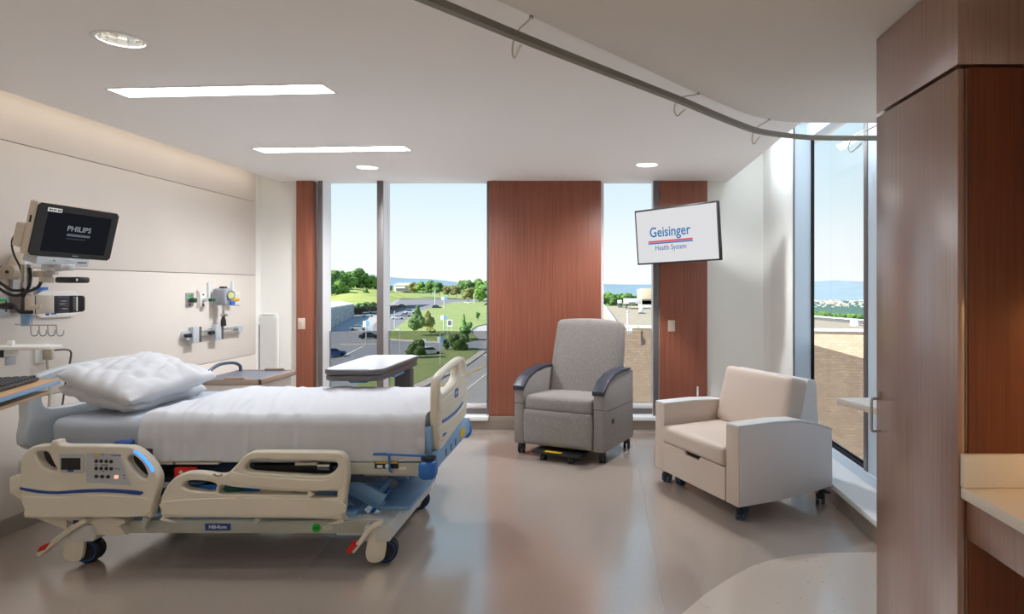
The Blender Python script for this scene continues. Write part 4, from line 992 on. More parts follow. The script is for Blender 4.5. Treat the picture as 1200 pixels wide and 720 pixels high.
# white bracket plaque behind the monitor module, power outlet with plug
pa = thing('glove_holder', 'white rounded wall plaque with blue print behind the monitor module', 'plaque', XW(64, 357, XL))
c = XW(64, 357, XL); ya, yb = XW(40, 357, XL).y, XW(88, 357, XL).y; z0, z1 = XW(64, 372, XL).z, XW(64, 341.5, XL).z
wl_(MB().plate([(ya, z0+.02), (ya+.03, z0), (yb-.03, z0), (yb, z0+.02), (yb, z1-.02), (yb-.03, z1), (ya+.03, z1), (ya, z1-.02)], [], .02, .004, frame((XL+.010, 0, 0), (0, 1, 0), (0, 0, 1)), 1), 'plaque_body', 'white_pl', pa)
m = MB(); m.ab((XL+.02, ya+.06, z0+.015), (XL+.022, ya+.085, z0+.038)); m.ab((XL+.02, ya+.10, z0+.02), (XL+.022, ya+.14, z0+.03)); wl_(m, 'blue_print', 'bed_navy', pa)
wl_(MB().ab((XL+.0, ya-.02, z1+.008), (XL+.03, ya+.07, z1+.028), .004), 'blue_tab', 'bed_blue', pa)
t, ya, yb, z, h = plate_at('power_outlet', 'white power outlet with beige plug and cord above bed head', 'outlet', 39.5, 56, 404, 425.5, 'white_pl')
pl = wl_(MB().ab((XL+.012, ya+.05, z-.04), (XL+.07, yb-.03, z+.055), .006), 'plug', 'beige', t)
wl_(MB().tube(smooth_path([(XL+.06, yb-.03, z+.02), (XL+.09, yb+.06, z+.01), (XL+.07, yb+.09, z-.06), (XL+.04, yb+.09, z-.20), (XL+.03, yb+.06, z-.45)], 6), .0055), 'cord', pm('brown cord', (86, 76, 68), .6), t)
wl_(MB().tube(smooth_path([(XL+.04, (ya+yb)/2, z-.04), (XL+.05, (ya+yb)/2+.01, z-.2), (XL+.03, (ya+yb)/2+.02, z-.45)], 4), .009), 'cord', 'cord', t)

# ================================================================== PATIENT MONITOR ON ITS ARM
YM = 3.72
ma = thing('monitor_support', 'beige wall arm with steel post, cable loops and wire hooks under the monitor', 'arm', P(31, 345, YM))
def ar(m, n, mat, par=None, **k): return m.build(n, mat, par or ma, world=True, **k)
ar(MB().cyl(P(32, 409, YM) if False else P(32, 381, YM), P(31, 310, YM), .026, seg=18), 'post', 'steel')
ar(MB().cyl(P(31.5, 382, YM), P(31.5, 366, YM), .028, seg=18), 'post_sleeve', 'bed_lblue')
a = P(14, 319, YM+.04); w0 = Vector((XL+.02, YM+.14, a.z+.10))
m = MB(); m.bar(w0, a, .05, .085, .02); m.cyl(a+Vector((0, -.03, 0)), a+Vector((0, .03, 0)), .045, seg=20); ar(m, 'swing_arm', 'beige')
ar(MB().ab((XL, YM+.08, a.z-.25), (XL+.03, YM+.20, a.z+.08), .004), 'wall_channel', 'steel')
ar(MB().cyl(a+Vector((0, -.035, 0)), a+Vector((0, -.031, 0)), .010, seg=12), 'pivot_screw', 'black')
ar(MB().ab(P(25, 331, YM-.04), P(38, 311, YM+.04), .006), 'clamp', 'beige'); ar(MB().ab(P(38, 325, YM-.03), P(62, 318, YM+.03), .004), 'clamp_arm', 'beige')
m = MB(); m.ab(P(48, 317, YM-.05), P(88, 310.5, YM+.05), .003); m.ab(P(55, 322, YM-.04), P(66, 312, YM+.04), .003); m.ab(P(62, 318, YM-.06), P(74, 314, YM), .003); ar(m, 'mount_plate', 'steel')
ar(MB().ab(P(45, 331.5, YM-.05), P(64, 324.5, YM+.05), .006), 'handle_block', 'beige')
hd = ar(MB().ab(P(63.5, 331.8, YM-.05), P(106, 325, YM+.03), .010), 'handle', 'black')
ar(MB().ab(P(89, 329.6, YM-.0515), P(91.4, 326.6, YM-.050)), 'handle_mark', 'txt_white', hd)
m = MB(); m.tube([P(18, 380.3, YM), P(25, 381, YM-.03), P(66, 381.3, YM-.03)], .0035, 6)
ar(m, 'hook_rail', 'steel')
for x in (36, 46, 56, 66.3):
    ar(MB().tube(smooth_path([P(x, 381, YM-.03), P(x+.6, 390, YM-.03), P(x+2, 393.3, YM-.03), P(x+5, 393.8, YM-.03), P(x+8, 392, YM-.03), P(x+8.6, 387, YM-.03)], 4), .0033, 6), 'hook', 'steel')
for pts in ([(-14, 322), (2, 333), (14, 340), (24, 340.5), (27, 338)], [(-14, 328), (0, 339), (12, 345.5), (24, 345.5), (33, 338), (35.5, 325), (34.5, 314)], [(48, 331), (45, 336), (38, 340), (30, 343), (27, 348)]):
    ar(MB().tube(smooth_path([P(x, y, YM-.05) for x, y in pts], 6), .0085, 8), 'cable', 'black')
ar(MB().tube(smooth_path([P(x, y, YM-.02) for x, y in ((40, 270.5), (26, 272), (16, 278), (14, 288), (17, 300), (23, 312), (26, 326), (26, 345), (21, 354))], 5), .005, 8), 'thin_cable', 'black')
ar(MB().soft(P(10, 359, YM-.04), (.085, .05, .040), .018, 4), 'cable_coupler', 'black')
ar(MB().tube(smooth_path([P(x, y, YM-.06) for x, y in ((16, 357), (18, 362), (24, 366), (36, 367))], 5), .005, 8), 'thin_cable', 'black')

pmn = thing('patient_monitor', 'black screened patient monitor tilted on the wall arm at upper left', 'monitor', (-3.10, 3.756, 1.812), 0,
            rot=Matrix.Rotation(1.345, 3, 'Z') @ Matrix.Rotation(.228, 3, 'X') @ Matrix.Rotation(.034, 3, 'Y'))
mw_, mh = .470, .303
MB().ab((-mw_/2-.004, .004, -mh/2-.004), (mw_/2+.003, .062, mh/2+.004), .012).build('housing', 'beige', pmn)
MB().plate([(-mw_/2, -mh/2+.016), (-mw_/2+.016, -mh/2), (mw_/2-.016, -mh/2), (mw_/2, -mh/2+.016), (mw_/2, mh/2-.016), (mw_/2-.016, mh/2), (-mw_/2+.016, mh/2), (-mw_/2, mh/2-.016)], [], .010, .003, frame((0, 0, 0), (1, 0, 0), (0, 0, 1)), 1).build('bezel', 'black', pmn)
ms = MB().ab((-.180, -.0060, -.122), (.190, -.0045, .112)).build('screen', emis('dark monitor screen', (27, 29, 35), .8), pmn)
fr = lambda x, z: frame((x, -.0064, z), (1, 0, 0), (0, 0, 1))
M['scr_txt'] = emis('monitor text', (150, 156, 162), .75)
text('PHILIPS', .044, fr(.010, .022), 'scr_txt', ms, bold=.0003)
MB().ab((-.055, -.0068, -.022), (.080, -.0060, -.008)).build('progress_bar', emis('progress bar', (104, 110, 116), .7), ms)
MB().ab((-.055, -.0068, -.040), (.055, -.0060, -.034)).build('status_line', emis('status line', (70, 76, 82), .6), ms)
text('PHILIPS', .011, frame((.020, -.0056, -.139), (1, 0, 0), (0, 0, 1)), 'scr_txt', pmn)
lb = MB().ab((-.185, -.0064, .108), (-.108, -.0052, .130)).build('bed_label', 'white_pl', pmn)
m = MB()
for k, w in enumerate((.009, .006, .008, .004, .009, .007)): m.ab((-.178+k*.0115, -.0069, .114), (-.178+k*.0115+w, -.0064, .124))
m.build('label_print', 'txt_black', lb)
MB().ab((-mw_/2-.006, .02, .03), (-mw_/2-.003, .035, .07), .001).build('side_button', 'black', pmn)
MB().soft((-.16, .085, -.055), (.17, .07, .14), .012, 4).build('rear_box', 'beige', pmn)
md_ = MB().ab((-.185, -.004, -.200), (.110, .10, -.153), .004).build('network_module', 'grey_pl', pmn)
MB().cyl((-.115, -.0055, -.174), (-.115, -.0065, -.174), .003, seg=10).build('status_lamp', emis('green lamp', (60, 220, 110), 1.2), md_)
m = MB(); m.ab((-.10, -.0058, -.177), (-.085, -.005, -.171)); m.ab((-.03, -.0058, -.171), (.01, -.005, -.170)); m.ab((.04, -.0058, -.179), (.095, -.005, -.171)); m.build('module_print', 'alu_dark', md_)
# module rack below
mr = thing('monitor_module', 'beige measuring module rack with dark slots and black carrying frame', 'module', P(64, 357, YM))
m = MB(); m.ab(P(29, 368.5, YM-.05), P(63, 346, YM+.10), .006); m.build('rack_body', 'beige', mr, world=True)
MB().ab(P(30, 362.5, YM-.062), P(49, 357.5, YM-.048), .003).build('rack_lug', 'beige', mr, world=True)
MB().ab(P(41, 368, YM-.0515), P(42, 347, YM-.0495)).build('rack_joint', 'dark', mr, world=True)
MB().ab(P(24, 367, YM-.05), P(29.5, 347, YM+.05), .004).build('rack_clamp', 'alu_dark', mr, world=True)
MB().ab(P(23, 368, YM-.05), P(38, 364, YM-.06), .004).build('rack_latch', 'black', mr, world=True)
sl = MB().ab(P(62.8, 367.5, YM-.045), P(90, 346.5, YM+.09), .003).build('slots', pm('smoked slot', (66, 68, 76), .3), mr, world=True)
m = MB()
for y in (351, 354, 357, 360, 363): m.ab(P(64, y+.5, YM-.047), P(89, y-.3, YM-.044))
m.build('slot_lines', 'black', mr, world=True)
m = MB()
for x, y in ((75, 353), (73, 356.5), (76, 362)): m.ab(P(x-3, y+.5, YM-.048), P(x+3, y-.5, YM-.0465))
m.build('slot_print', 'scr_txt', mr, world=True)
q = lambda x, y: (P(x, y, YM).x, P(x, y, YM).z)
MB().plate([q(89.5, 366.5), q(104, 365), q(106, 363), q(106, 348.5), q(104, 346.5), q(89.5, 346.5)], [[q(92.6, 364.6), q(99.4, 364.3), q(99.4, 347.6), q(92.6, 347.6)]], .014, .002, frame((0, YM-.045, 0), (1, 0, 0), (0, 0, 1)), 1).build('carrying_frame', 'black', mr, world=True)

# white tray arm with grey block
tr = thing('utility_tray', 'small white tray arm with grey clamp block above the keyboard', 'tray', P(35, 408, 3.40))
m = MB(); m.plate([(P(3, 408, 3.4).x, 3.33), (P(60, 408, 3.4).x, 3.33), (P(67.5, 408, 3.4).x, 3.38), (P(64, 408, 3.4).x, 3.45), (P(5, 408, 3.4).x, 3.47)], [], .018, .004, Matrix.Translation((0, 0, P(0, 407, 3.4).z)), 2); m.build('tray_plate', 'white_pl', tr, world=True)
MB().ab(P(4, 419, 3.36), P(22, 407, 3.44), .006).build('tray_bracket', 'white_pl', tr, world=True)
MB().ab(P(8, 408, 3.36), P(18, 399, 3.38), .003).build('tray_tab', 'white_pl', tr, world=True)
MB().ab(P(5, 429, 3.37), P(19, 418, 3.43), .004).build('clamp_block', 'grey_pl', tr, world=True)
m = MB(); m.bar((XL, 3.62, P(0, 414, 3.4).z), P(5, 414, 3.42), .05, .05, .006); m.cyl(P(4, 414, 3.40), P(-6, 414, 3.40), .022); m.build('tray_arm', 'black', tr, world=True)

# keyboard shelf
kz = 1.035
ks = thing('keyboard_shelf', 'wood edged keyboard shelf on a wall arm at the left edge', 'shelf', F(20, 458, kz))
A = F(71, 444.5, kz); B = F(0, 466.5, kz); Cc = F(40, 441, kz); d = (B-A).normalized(); n = Vector((-d.y, d.x, 0)); n = n if n.x < 0 else -n
E1 = A+d*.72; pl_ = [A, E1, E1+n*.33, A+n*.30]
wd_edge = pm('maple shelf edge', (196, 158, 118), .45)
MB().prism([p-Vector((0, 0, .022)) for p in pl_], (0, 0, .020), .003).build('shelf_core', 'bed_lblue', ks, world=True)
MB().prism([p-Vector((0, 0, .002)) for p in pl_], (0, 0, .003), 0).build('shelf_top', wd_edge, ks, world=True)
A2 = F(53, 457.5, kz-.05); off = Vector((A2.x, A2.y, 0))-Vector((A.x, A.y, 0))
MB().prism([p+d*.07-Vector((0, 0, .062)) for p in (A+n*.02, E1+n*.02, E1+n*.3, A+n*.26)], (0, 0, .016), .003).build('mouse_tray', wd_edge, ks, world=True)
MB().bar((XL, 2.92, kz-.10), (A+d*.35+n*.2-Vector((0, 0, .09))), .06, .05, .008).build('shelf_arm', 'beige', ks, world=True)
MB().ab((A+d*.3+n*.12)-Vector((0, 0, .09)), (A+d*.42+n*.26)-Vector((0, 0, .02)), .004).build('arm_plate', 'beige', ks, world=True)
K = A+d*.055+n*.075; Rk = Matrix((-d, n, Vector((0, 0, 1)))).transposed() if False else Matrix((d, n, d.cross(n))).transposed()
kb = thing('keyboard', 'black computer keyboard on the wood edged shelf', 'keyboard', K+Vector((0, 0, .001)), 0, rot=Rk)
s_ = 1 if (d.cross(n)).z > 0 else -1
MB().soft((.22, .075, s_*.011), (.46, .17, .020), .008, 5).build('key_deck', 'black', kb)
keys = MB()
kk = pm('key caps', (48, 50, 56), .4); first = None
for r in range(5):
    for c in range(15):
        x = .012+c*.0295+r*.004; y = .012+r*.030
        if first is None:
            first = MB().box((0, 0, 0), (.024, .024, .010), .003).build('key', kk, kb); first.location = (x, y, s_*.024)
        else:
            o = first.copy(); C.objects.link(o); o.location = (x, y, s_*.024)
keys.bm.free()

# ================================================================== SWITCHES ON THE VENEER, TRANSFER BOARD
M['switch_cream'] = pm('cream switch plate', (206, 190, 172), .45)
def veneer_switch(px, py, label):
    p = P(px, py, 6.60); t = thing('light_switch', label, 'switch', p, 0)
    MB().ab((-.037, -.008, -.058), (.037, 0, .058), .003).build('face_plate', 'switch_cream', t)
    MB().ab((-.017, -.012, -.034), (.017, -.007, .034), .002).build('rocker', 'tan', t)
veneer_switch(353.5, 379.5, 'cream rocker switch on the narrow veneer strip left of the windows')
veneer_switch(786.8, 382, 'cream rocker switch on the veneer under the wall screen')
p = P(817.5, 459, 6.60); t = thing('blind_cleat', 'small white cleat low on the veneer near the armchair', 'cleat', p)
MB().soft((0, -.006, 0), (.020, .012, .10), .005, 3).build('cleat_body', 'white_pl', t); MB().cyl((0, -.01, .03), (0, -.02, .03), .006, seg=10).build('cleat_pin', 'steel', t)
tb = thing('transfer_board', 'tall white round-topped board against the white wall behind bedside cabinet', 'board', (-3.44, 6.62, 0))
ax, bx_ = P(303, 400, 6.63).x, P(326.5, 400, 6.63).x; zt_ = P(0, 367, 6.63).z
ou = [(ax, .02), (bx_, .02), (bx_, zt_-.05), (bx_-.012, zt_-.012), (bx_-.05, zt_), (ax+.05, zt_), (ax+.012, zt_-.012), (ax, zt_-.05)]
MB().plate(ou, [], .022, .006, frame((0, 6.636, 0), (1, 0, 0), (0, 0, 1)), 1).build('board_frame', 'white_pl', tb, world=True)
MB().plate([(ax+.022, .05), (bx_-.018, .05), (bx_-.018, zt_-.06), (bx_-.05, zt_-.03), (ax+.05, zt_-.03), (ax+.022, zt_-.06)], [], .008, .002, frame((0, 6.623, 0), (1, 0, 0), (0, 0, 1)), 1).build('board_face', pm('grained white plastic', (214, 214, 212), .5, bump=.3, bscale=300), tb, world=True)
m = MB(); m.ab((ax+.006, 6.622, .1), (ax+.014, 6.628, zt_-.12)); m.build('board_edge_groove', 'alu_dark', tb, world=True)
MB().ab((ax+.04, 6.618, zt_-.022), (bx_-.04, 6.626, zt_-.008), .004).build('board_grip', 'tan_cap', tb, world=True)

# ================================================================== OUTSIDE
GZ = -10.5                                                # level of the car parks, three floors down
def G(px, py, dz=0.0): return F(px, py, GZ+dz)
om = dict(
    asphalt=pm('asphalt', (150, 150, 154), .9, var=.06, vscale=.15),
    asphalt2=pm('old asphalt', (170, 165, 160), .9, var=.05, vscale=.2),
    lot=pm('dark lot asphalt', (124, 120, 126), .9, var=.05, vscale=.1),
    grass=pm('lawn', (146, 156, 96), .95, col2=(126, 142, 80), vscale=.12, detail=6),
    dry=pm('dry grass bank', (176, 176, 98), .95, col2=(138, 156, 76), vscale=.10, detail=6),
    curb=pm('concrete curb', (200, 192, 178), .85),
    walk=pm('sidewalk', (196, 186, 170), .85, var=.04, vscale=.5),
    line=pm('white road line', (236, 236, 230), .8), yline=pm('yellow road line', (214, 176, 100), .8),
    leaf=pm('tree leaves', (98, 132, 66), .8, col2=(62, 98, 44), vscale=.8, detail=8),
    leaf2=pm('light tree leaves', (118, 154, 66), .8, col2=(76, 116, 44), vscale=.8, detail=8),
    conif=pm('conifer needles', (104, 126, 72), .85, col2=(62, 90, 48), vscale=1.0, detail=8),
    olive=pm('olive foliage', (140, 138, 78), .85, col2=(98, 100, 54), vscale=1.0, detail=8),
    bark=pm('bark', (96, 78, 60), .9),
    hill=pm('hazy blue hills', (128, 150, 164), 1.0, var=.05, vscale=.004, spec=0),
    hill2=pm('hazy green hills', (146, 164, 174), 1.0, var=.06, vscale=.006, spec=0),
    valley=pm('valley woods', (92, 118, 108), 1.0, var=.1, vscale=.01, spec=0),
    stone=pm('grey retaining stone', (190, 194, 196), .9, col2=(136, 142, 146), vscale=.9, detail=6),
    cap=pm('pale wall coping', (240, 238, 232), .8),
    pole=pm('galvanised pole', (206, 206, 204), .5, .2),
    banner=pm('blue banner', (104, 164, 212), .7), banner2=pm('pale banner', (226, 236, 240), .7),
    carw=pm('white car paint', (226, 230, 234), .3, coat=.4), card=pm('dark car paint', (46, 54, 60), .3, coat=.4),
    carg=pm('silver car paint', (158, 164, 170), .3, .3, coat=.4), carr=pm('red car paint', (176, 42, 40), .3, coat=.4), carb=pm('blue car paint', (48, 92, 150), .3, coat=.4),
    cglass=pm('car window', (46, 56, 66), .12),
    bldg=pm('white far building', (226, 222, 218), .8), brickpink=pm('town brick', (222, 190, 180), .9),
    gravel=pm('roof gravel', (178, 164, 144), .95, col2=(150, 138, 120), vscale=2.2, detail=8),
    steelw=pm('roof equipment', (208, 210, 210), .5, .2), steeld=pm('dark roof equipment', (96, 98, 104), .6),
    tanw=pm('tan equipment wall', (200, 186, 160), .85),
)
M.update({'o_'+k: v for k, v in om.items()})
# brick of the neighbouring wing
bm_ = pm('tan brick', (214, 182, 150), .9); t = bm_.node_tree; bs = t.nodes['Principled BSDF']
tc = t.nodes.new('ShaderNodeTexCoord'); mp = t.nodes.new('ShaderNodeMapping'); mp.inputs['Rotation'].default_value = (PI/2, 0, 0)
br = t.nodes.new('ShaderNodeTexBrick'); br.inputs['Scale'].default_value = 1.0
for k, v in (('Color1', (214, 188, 160)), ('Color2', (196, 170, 144)), ('Mortar', (180, 164, 148))): br.inputs[k].default_value = (*lin(v), 1)
br.inputs['Brick Width'].default_value = .40; br.inputs['Row Height'].default_value = .20; br.inputs['Mortar Size'].default_value = .022
t.links.new(tc.outputs['Object'], mp.inputs[0]); t.links.new(mp.outputs[0], br.inputs['Vector']); t.links.new(br.outputs['Color'], bs.inputs['Base Color'])
M['o_brick'] = bm_

def flat(name, pts, mat, dz=0.0, thick=.06, par=None, kind='structure', world=True):
    ps = [Vector((p.x, p.y, GZ+dz)) for p in pts]
    o = MB().prism(ps, (0, 0, -thick)).build(name, mat, par, smooth=False)
    if par is None: o['kind'] = kind
    return o
# land
V2 = lambda x, y: Vector((x, y, 0))
plateau = flat('ground', [V2(-900, 14), V2(70, 14), V2(70, 150), V2(46, 260), V2(50, 720), V2(-900, 720)], 'o_asphalt', 0, 2.0)
vb = struct(MB().ab((-3000, 500, -64), (6000, 7000, -62)).build('valley_land', 'o_valley', smooth=False))
def ridge(name, Y, x0, x1, zb, prof, mat, depth=600):
    m = MB(); n = 60; f, bk = [], []
    for i in range(n+1):
        x = x0+(x1-x0)*i/n; px = CX+x*FOC/Y; py = prof(px)+1.2*noise.noise(Vector((x*.006, Y*.001, 1)))+.5*noise.noise(Vector((x*.02, 0, 3)))
        z = EYE+(CY-py)*Y/FOC
        f.append((m.bm.verts.new((x, Y-depth, zb)), m.bm.verts.new((x, Y-depth*.4, zb+(z-zb)*.62)), m.bm.verts.new((x, Y, z)), m.bm.verts.new((x, Y+depth, zb))))
    for a, b_ in zip(f, f[1:]):
        for k in range(3): m.bm.faces.new((a[k], b_[k], b_[k+1], a[k+1]))
    return struct(m.build(name, mat, ang=180))
def interp(tab):
    def f(x):
        if x <= tab[0][0]: return tab[0][1]
        for (a, b_), (c, d) in zip(tab, tab[1:]):
            if x <= c: return b_+(d-b_)*(x-a)/(c-a)
        return tab[-1][1]
    return f
ridge('hills', 3000, -2300, 700, -62, interp([(200, 322), (395, 318), (440, 323), (470, 326), (500, 327), (535, 331), (560, 332), (700, 333), (760, 334), (860, 334)]), 'o_hill')
ridge('hills', 4200, 300, 3200, -62, interp([(700, 335), (940, 330), (960, 329.5), (1010, 329.5), (1060, 331), (1200, 333)]), 'o_hill2', 1400)
# far bank beyond the car park, and the bank with the wood at the left
def bank(name, pts, mat, n=14):
    # pts: rows of world points (front to back), same length
    m = MB(); rows = [[m.bm.verts.new(p) for p in r] for r in pts]
    for a, b_ in zip(rows, rows[1:]):
        for k in range(len(a)-1): m.bm.faces.new((a[k], a[k+1], b_[k+1], b_[k]))
    return struct(m.build(name, mat, ang=180))
def at(px, py, Y): return P(px, py, Y)
bank('grass_bank', [[at(300, 361, 262), at(388, 358, 262), at(412, 357, 262), at(441, 356.5, 270), at(452, 358, 285)],
                    [at(300, 350, 300), at(388, 350, 300), at(412, 349, 300), at(441, 349, 305), at(462, 353, 320)],
                    [at(300, 342, 340), at(388, 343, 340), at(412, 338, 340), at(441, 341, 345), at(475, 348, 360)],
                    [at(300, 338, 390), at(388, 339, 390), at(412, 336, 390), at(441, 338, 395), at(490, 346, 420)]], 'o_dry')
bank('far_lawn', [[at(420, 350.5, 560), at(480, 350.3, 600), at(530, 350.5, 600), at(640, 351, 600)],
                  [at(420, 344, 700), at(480, 344.5, 720), at(530, 347, 700), at(640, 347, 700)],
                  [at(420, 337, 900), at(480, 339, 900), at(530, 341, 900), at(640, 342, 900)]], 'o_grass')
flat('lot', [G(441, 364), G(462, 357), G(470, 349.8), G(545, 349.8), G(560, 351), G(530, 354.5), G(505, 361), G(480, 372), G(455, 391), G(436, 391)], 'o_lot', .02)
# lawn with low mound
lawn = [G(455, 391), G(468, 382), G(480, 373), G(492, 365), G(510, 359.5), G(530, 355.5), G(548, 353.5), G(600, 352.5), G(600, 381), G(573, 380), G(560, 382.5), G(553, 387), G(553, 392), G(560, 398), G(545, 402), G(500, 400), G(455, 397)]
lw = flat('lawn', lawn, 'o_grass', .22, .3)
flat('lawn_verge', [G(415, 478), G(470, 459), G(509, 441), G(545, 424), G(562, 411.5), G(560, 409), G(500, 411), G(486, 424), G(462, 421), G(448, 432), G(420, 450)], 'o_grass', .18, .3)
flat('sidewalk', [G(470, 459.5), G(545, 424.5), G(562, 412), G(568, 411.2), G(569, 413.5), G(549, 428), G(478, 464), G(440, 482)], 'o_walk', .16, .26)
flat('lot_curb', [G(400, 404.3), G(441, 403.6), G(441, 404.6), G(400, 405.4)], 'o_curb', .15, .3)
flat('lawn_curb', [G(455, 397.6), G(500, 400.6), G(545, 402.4), G(545, 403.2), G(500, 401.6), G(455, 398.6)], 'o_curb', .15, .3)
flat('lot_curb', [G(480, 421.5), G(524, 417), G(524, 417.8), G(480, 422.6)], 'o_curb', .15, .3)
flat('road', [G(560, 383.5), G(575, 381), G(600, 382), G(600, 386), G(575, 387), G(570, 391), G(600, 410), G(600, 520), G(478, 520), G(448, 482), G(549, 429), G(570, 413), G(562, 399), G(555, 391)], 'o_asphalt2', .02)
flat('lawn_island', [G(573, 391), G(600, 385), G(600, 398), G(580, 396)], 'o_grass', .2, .3)
flat('yellow_line', [G(575, 426), G(575, 427.2), G(545, 441), G(500, 462), G(500, 460), G(543, 440)], 'o_yline', .06, .05)
flat('white_line', [G(573, 435.8), G(573, 437), G(545, 459.5), G(530, 473), G(528, 472), G(544, 458.5)], 'o_line', .06, .05)
flat('white_line', [G(425, 406), G(426.5, 406), G(402, 419), G(400, 418.4)], 'o_line', .06, .05)
flat('white_line', [G(549, 415.8), G(573, 416), G(573, 416.6), G(549, 416.5)], 'o_line', .06, .05)
flat('bright_lane', [G(408, 388), G(418, 379), G(441, 366), G(450, 358.5), G(460, 358.5), G(452, 370), G(441, 378), G(425, 390)], 'o_asphalt2', .03, .05)
# retaining wall with its coping
a, c = G(380, 389), G(414.5, 370.5)
rw = thing('retaining_wall', None, None, (a+c)/2); rw['kind'] = 'structure'
u = (c-a).normalized(); hA, hC = 5.9, 4.7; nrm = Vector((u.y, -u.x, 0))
nx, nz = 26, 6; ws = [a+(c-a)*k/nx for k in range(nx+1)]
m = MB()
m.prism([a, c, c+Vector((0, 0, hC)), a+Vector((0, 0, hA))], -nrm*1.2); m.build('wall_core', 'o_stone', rw, world=True, smooth=False)
m = MB(); rnd = random.Random(3)
for r in range(nz):
    for k in range(nx):
        s0 = (k+(.5 if r % 2 else 0))/nx; s1 = min(1, s0+.94/nx)
        if s1 <= s0: continue
        p0, p1 = a+(c-a)*s0, a+(c-a)*s1
        z0 = lambda s: (hA+(hC-hA)*s)*(r+.04)/nz; z1 = lambda s: (hA+(hC-hA)*s)*(r+.95)/nz
        m.prism([p0+Vector((0, 0, z0(s0))), p1+Vector((0, 0, z0(s1))), p1+Vector((0, 0, z1(s1))), p0+Vector((0, 0, z1(s0)))], nrm*(.10+.16*rnd.random()))
o = m.build('stones', 'o_stone', rw, world=True, smooth=False); o['kind'] = 'stuff'
m = MB(); m.prism([a+Vector((0, 0, hA)), c+Vector((0, 0, hC)), c+Vector((0, 0, hC+.35)), a+Vector((0, 0, hA+.35))], -nrm*5+Vector((0, 0, 1.2))); m.build('coping', 'o_cap', rw, world=True, smooth=False)

# trees
def crown(m, cx, cy, cz, w, h, seed, n=14, conic=False):
    r = random.Random(seed)
    for k in range(n):
        if conic:
            t = k/(n-1); rad = w/2*(1-t)*.74+w*.10; z = cz-h/2+h*t*.92; an = r.random()*2*PI; off = w*.20*(1-t)
        else:
            t = r.random(); z = cz+h*(r.random()-.5)*.62; rad = w*(.13+.11*r.random()); an = r.random()*2*PI; off = w*.37*math.sqrt(r.random())
        c = Vector((cx+off*math.cos(an), cy+off*math.sin(an), z))
        b2 = bmesh.new(); bmesh.ops.create_icosphere(b2, subdivisions=3, radius=1)
        zs = .85 if not conic else 1.0
        for v in b2.verts:
            d = 1+.30*noise.noise(v.co*2.3+c*1.7)+.30*noise.noise(v.co*6.5+c)
            v.co = c+Vector((v.co.x*rad*d, v.co.y*rad*d, v.co.z*rad*d*zs))
        me = bpy.data.meshes.new('t'); b2.to_mesh(me); b2.free(); m.bm.from_mesh(me); bpy.data.meshes.remove(me)
def tree(label, base, w, h, mat, seed, group, conic=False, trunk=.2, n=13, name='tree', cat='tree'):
    t = thing(name, label, cat, base, 0, group)
    if trunk: MB().cyl((0, 0, -.5), (0, 0, h*.55), .018*h+.06, .010*h+.03, 7).build('trunk', 'o_bark', t)
    m = MB(); ch = h*(1-trunk); crown(m, 0, 0, h*trunk+ch/2, w, ch, seed, n if conic else int(n*1.9), conic)
    m.build('crown', mat, t, ang=25); return t
def tree_px(label, px, pbase, ptop, pw, Y, mat, seed, group, **k):
    b_ = P(px, pbase, Y); h = (pbase-ptop)*Y/FOC; w = pw*Y/FOC
    return tree(label, b_, w, h, mat, seed, group, **k)
ORD = ['first', 'second', 'third', 'fourth', 'fifth', 'sixth', 'seventh', 'eighth', 'ninth', 'tenth', 'eleventh', 'twelfth', 'thirteenth', 'fourteenth', 'fifteenth', 'sixteenth']
tg = 'trees of the wood on the left bank'
for i, (px, pb, pt, w, Y, mt) in enumerate(((383, 345, 316, 26, 330, 'o_leaf'), (394, 346, 314, 22, 345, 'o_leaf'), (406, 345, 318, 20, 350, 'o_leaf2'), (415, 344, 312.5, 22, 365, 'o_leaf'), (424, 342, 315, 18, 375, 'o_leaf'),
     (433, 340, 321, 16, 370, 'o_leaf2'), (440, 340, 324, 14, 385, 'o_leaf'), (400, 347, 328, 16, 320, 'o_leaf2'), (389, 348, 330, 16, 316, 'o_leaf'))):
    tree_px(('smaller front tree %s from the jamb below the bank wood' % ORD[8-i]) if i > 6 else '%s broadleaf tree from the window jamb in the wood above the retaining wall' % ORD[i], px, pb, pt, w, Y, mt, 20+i, tg, trunk=.08, n=12)
for i, (px, pb, pt, w, Y) in enumerate(((428.5, 345, 339, 8, 330), (420.5, 361, 355.5, 8, 262), (430, 361, 352, 10, 250), (438, 360, 353, 8, 250))):
    tree_px(['round bush alone high on the grass bank', 'low bush at the end of the retaining wall', 'bushy shrub by the car park sign under the bank', 'bushy shrub beside the window mullion under the bank'][i], px, pb, pt, w, Y, 'o_leaf', 60+i, 'shrubs on the left bank', trunk=.02, n=7, name='shrub', cat='shrub')
fg = 'far trees behind the car park'
for i, (px, pb, pt, w, Y, mt) in enumerate(((486, 343, 331, 14, 640, 'o_olive'), (496, 344, 330, 15, 620, 'o_leaf2'), (505, 345, 329, 16, 610, 'o_leaf'), (515, 346, 330, 15, 600, 'o_leaf'), (526, 347, 334, 14, 590, 'o_olive'), (535, 348, 333, 14, 570, 'o_olive'),
     (545, 350, 327, 18, 540, 'o_leaf'), (555, 351, 325.5, 20, 530, 'o_leaf'), (564, 352, 328, 18, 510, 'o_leaf2'), (573, 353, 331, 18, 500, 'o_leaf'), (549, 352, 337, 16, 500, 'o_olive'), (562, 353, 338, 16, 490, 'o_leaf2'), (456, 343, 334, 8, 600, 'o_leaf'))):
    tree_px('lone green tree beside the white far building' if i == 12 else 'lower front tree, %s of two before the tallest far trees' % ORD[i-10] if i > 9 else '%s tree from the white building in the row beyond the far car park' % ORD[i], px, pb, pt, w, Y, mt, 80+i, fg, trunk=.08, n=11)
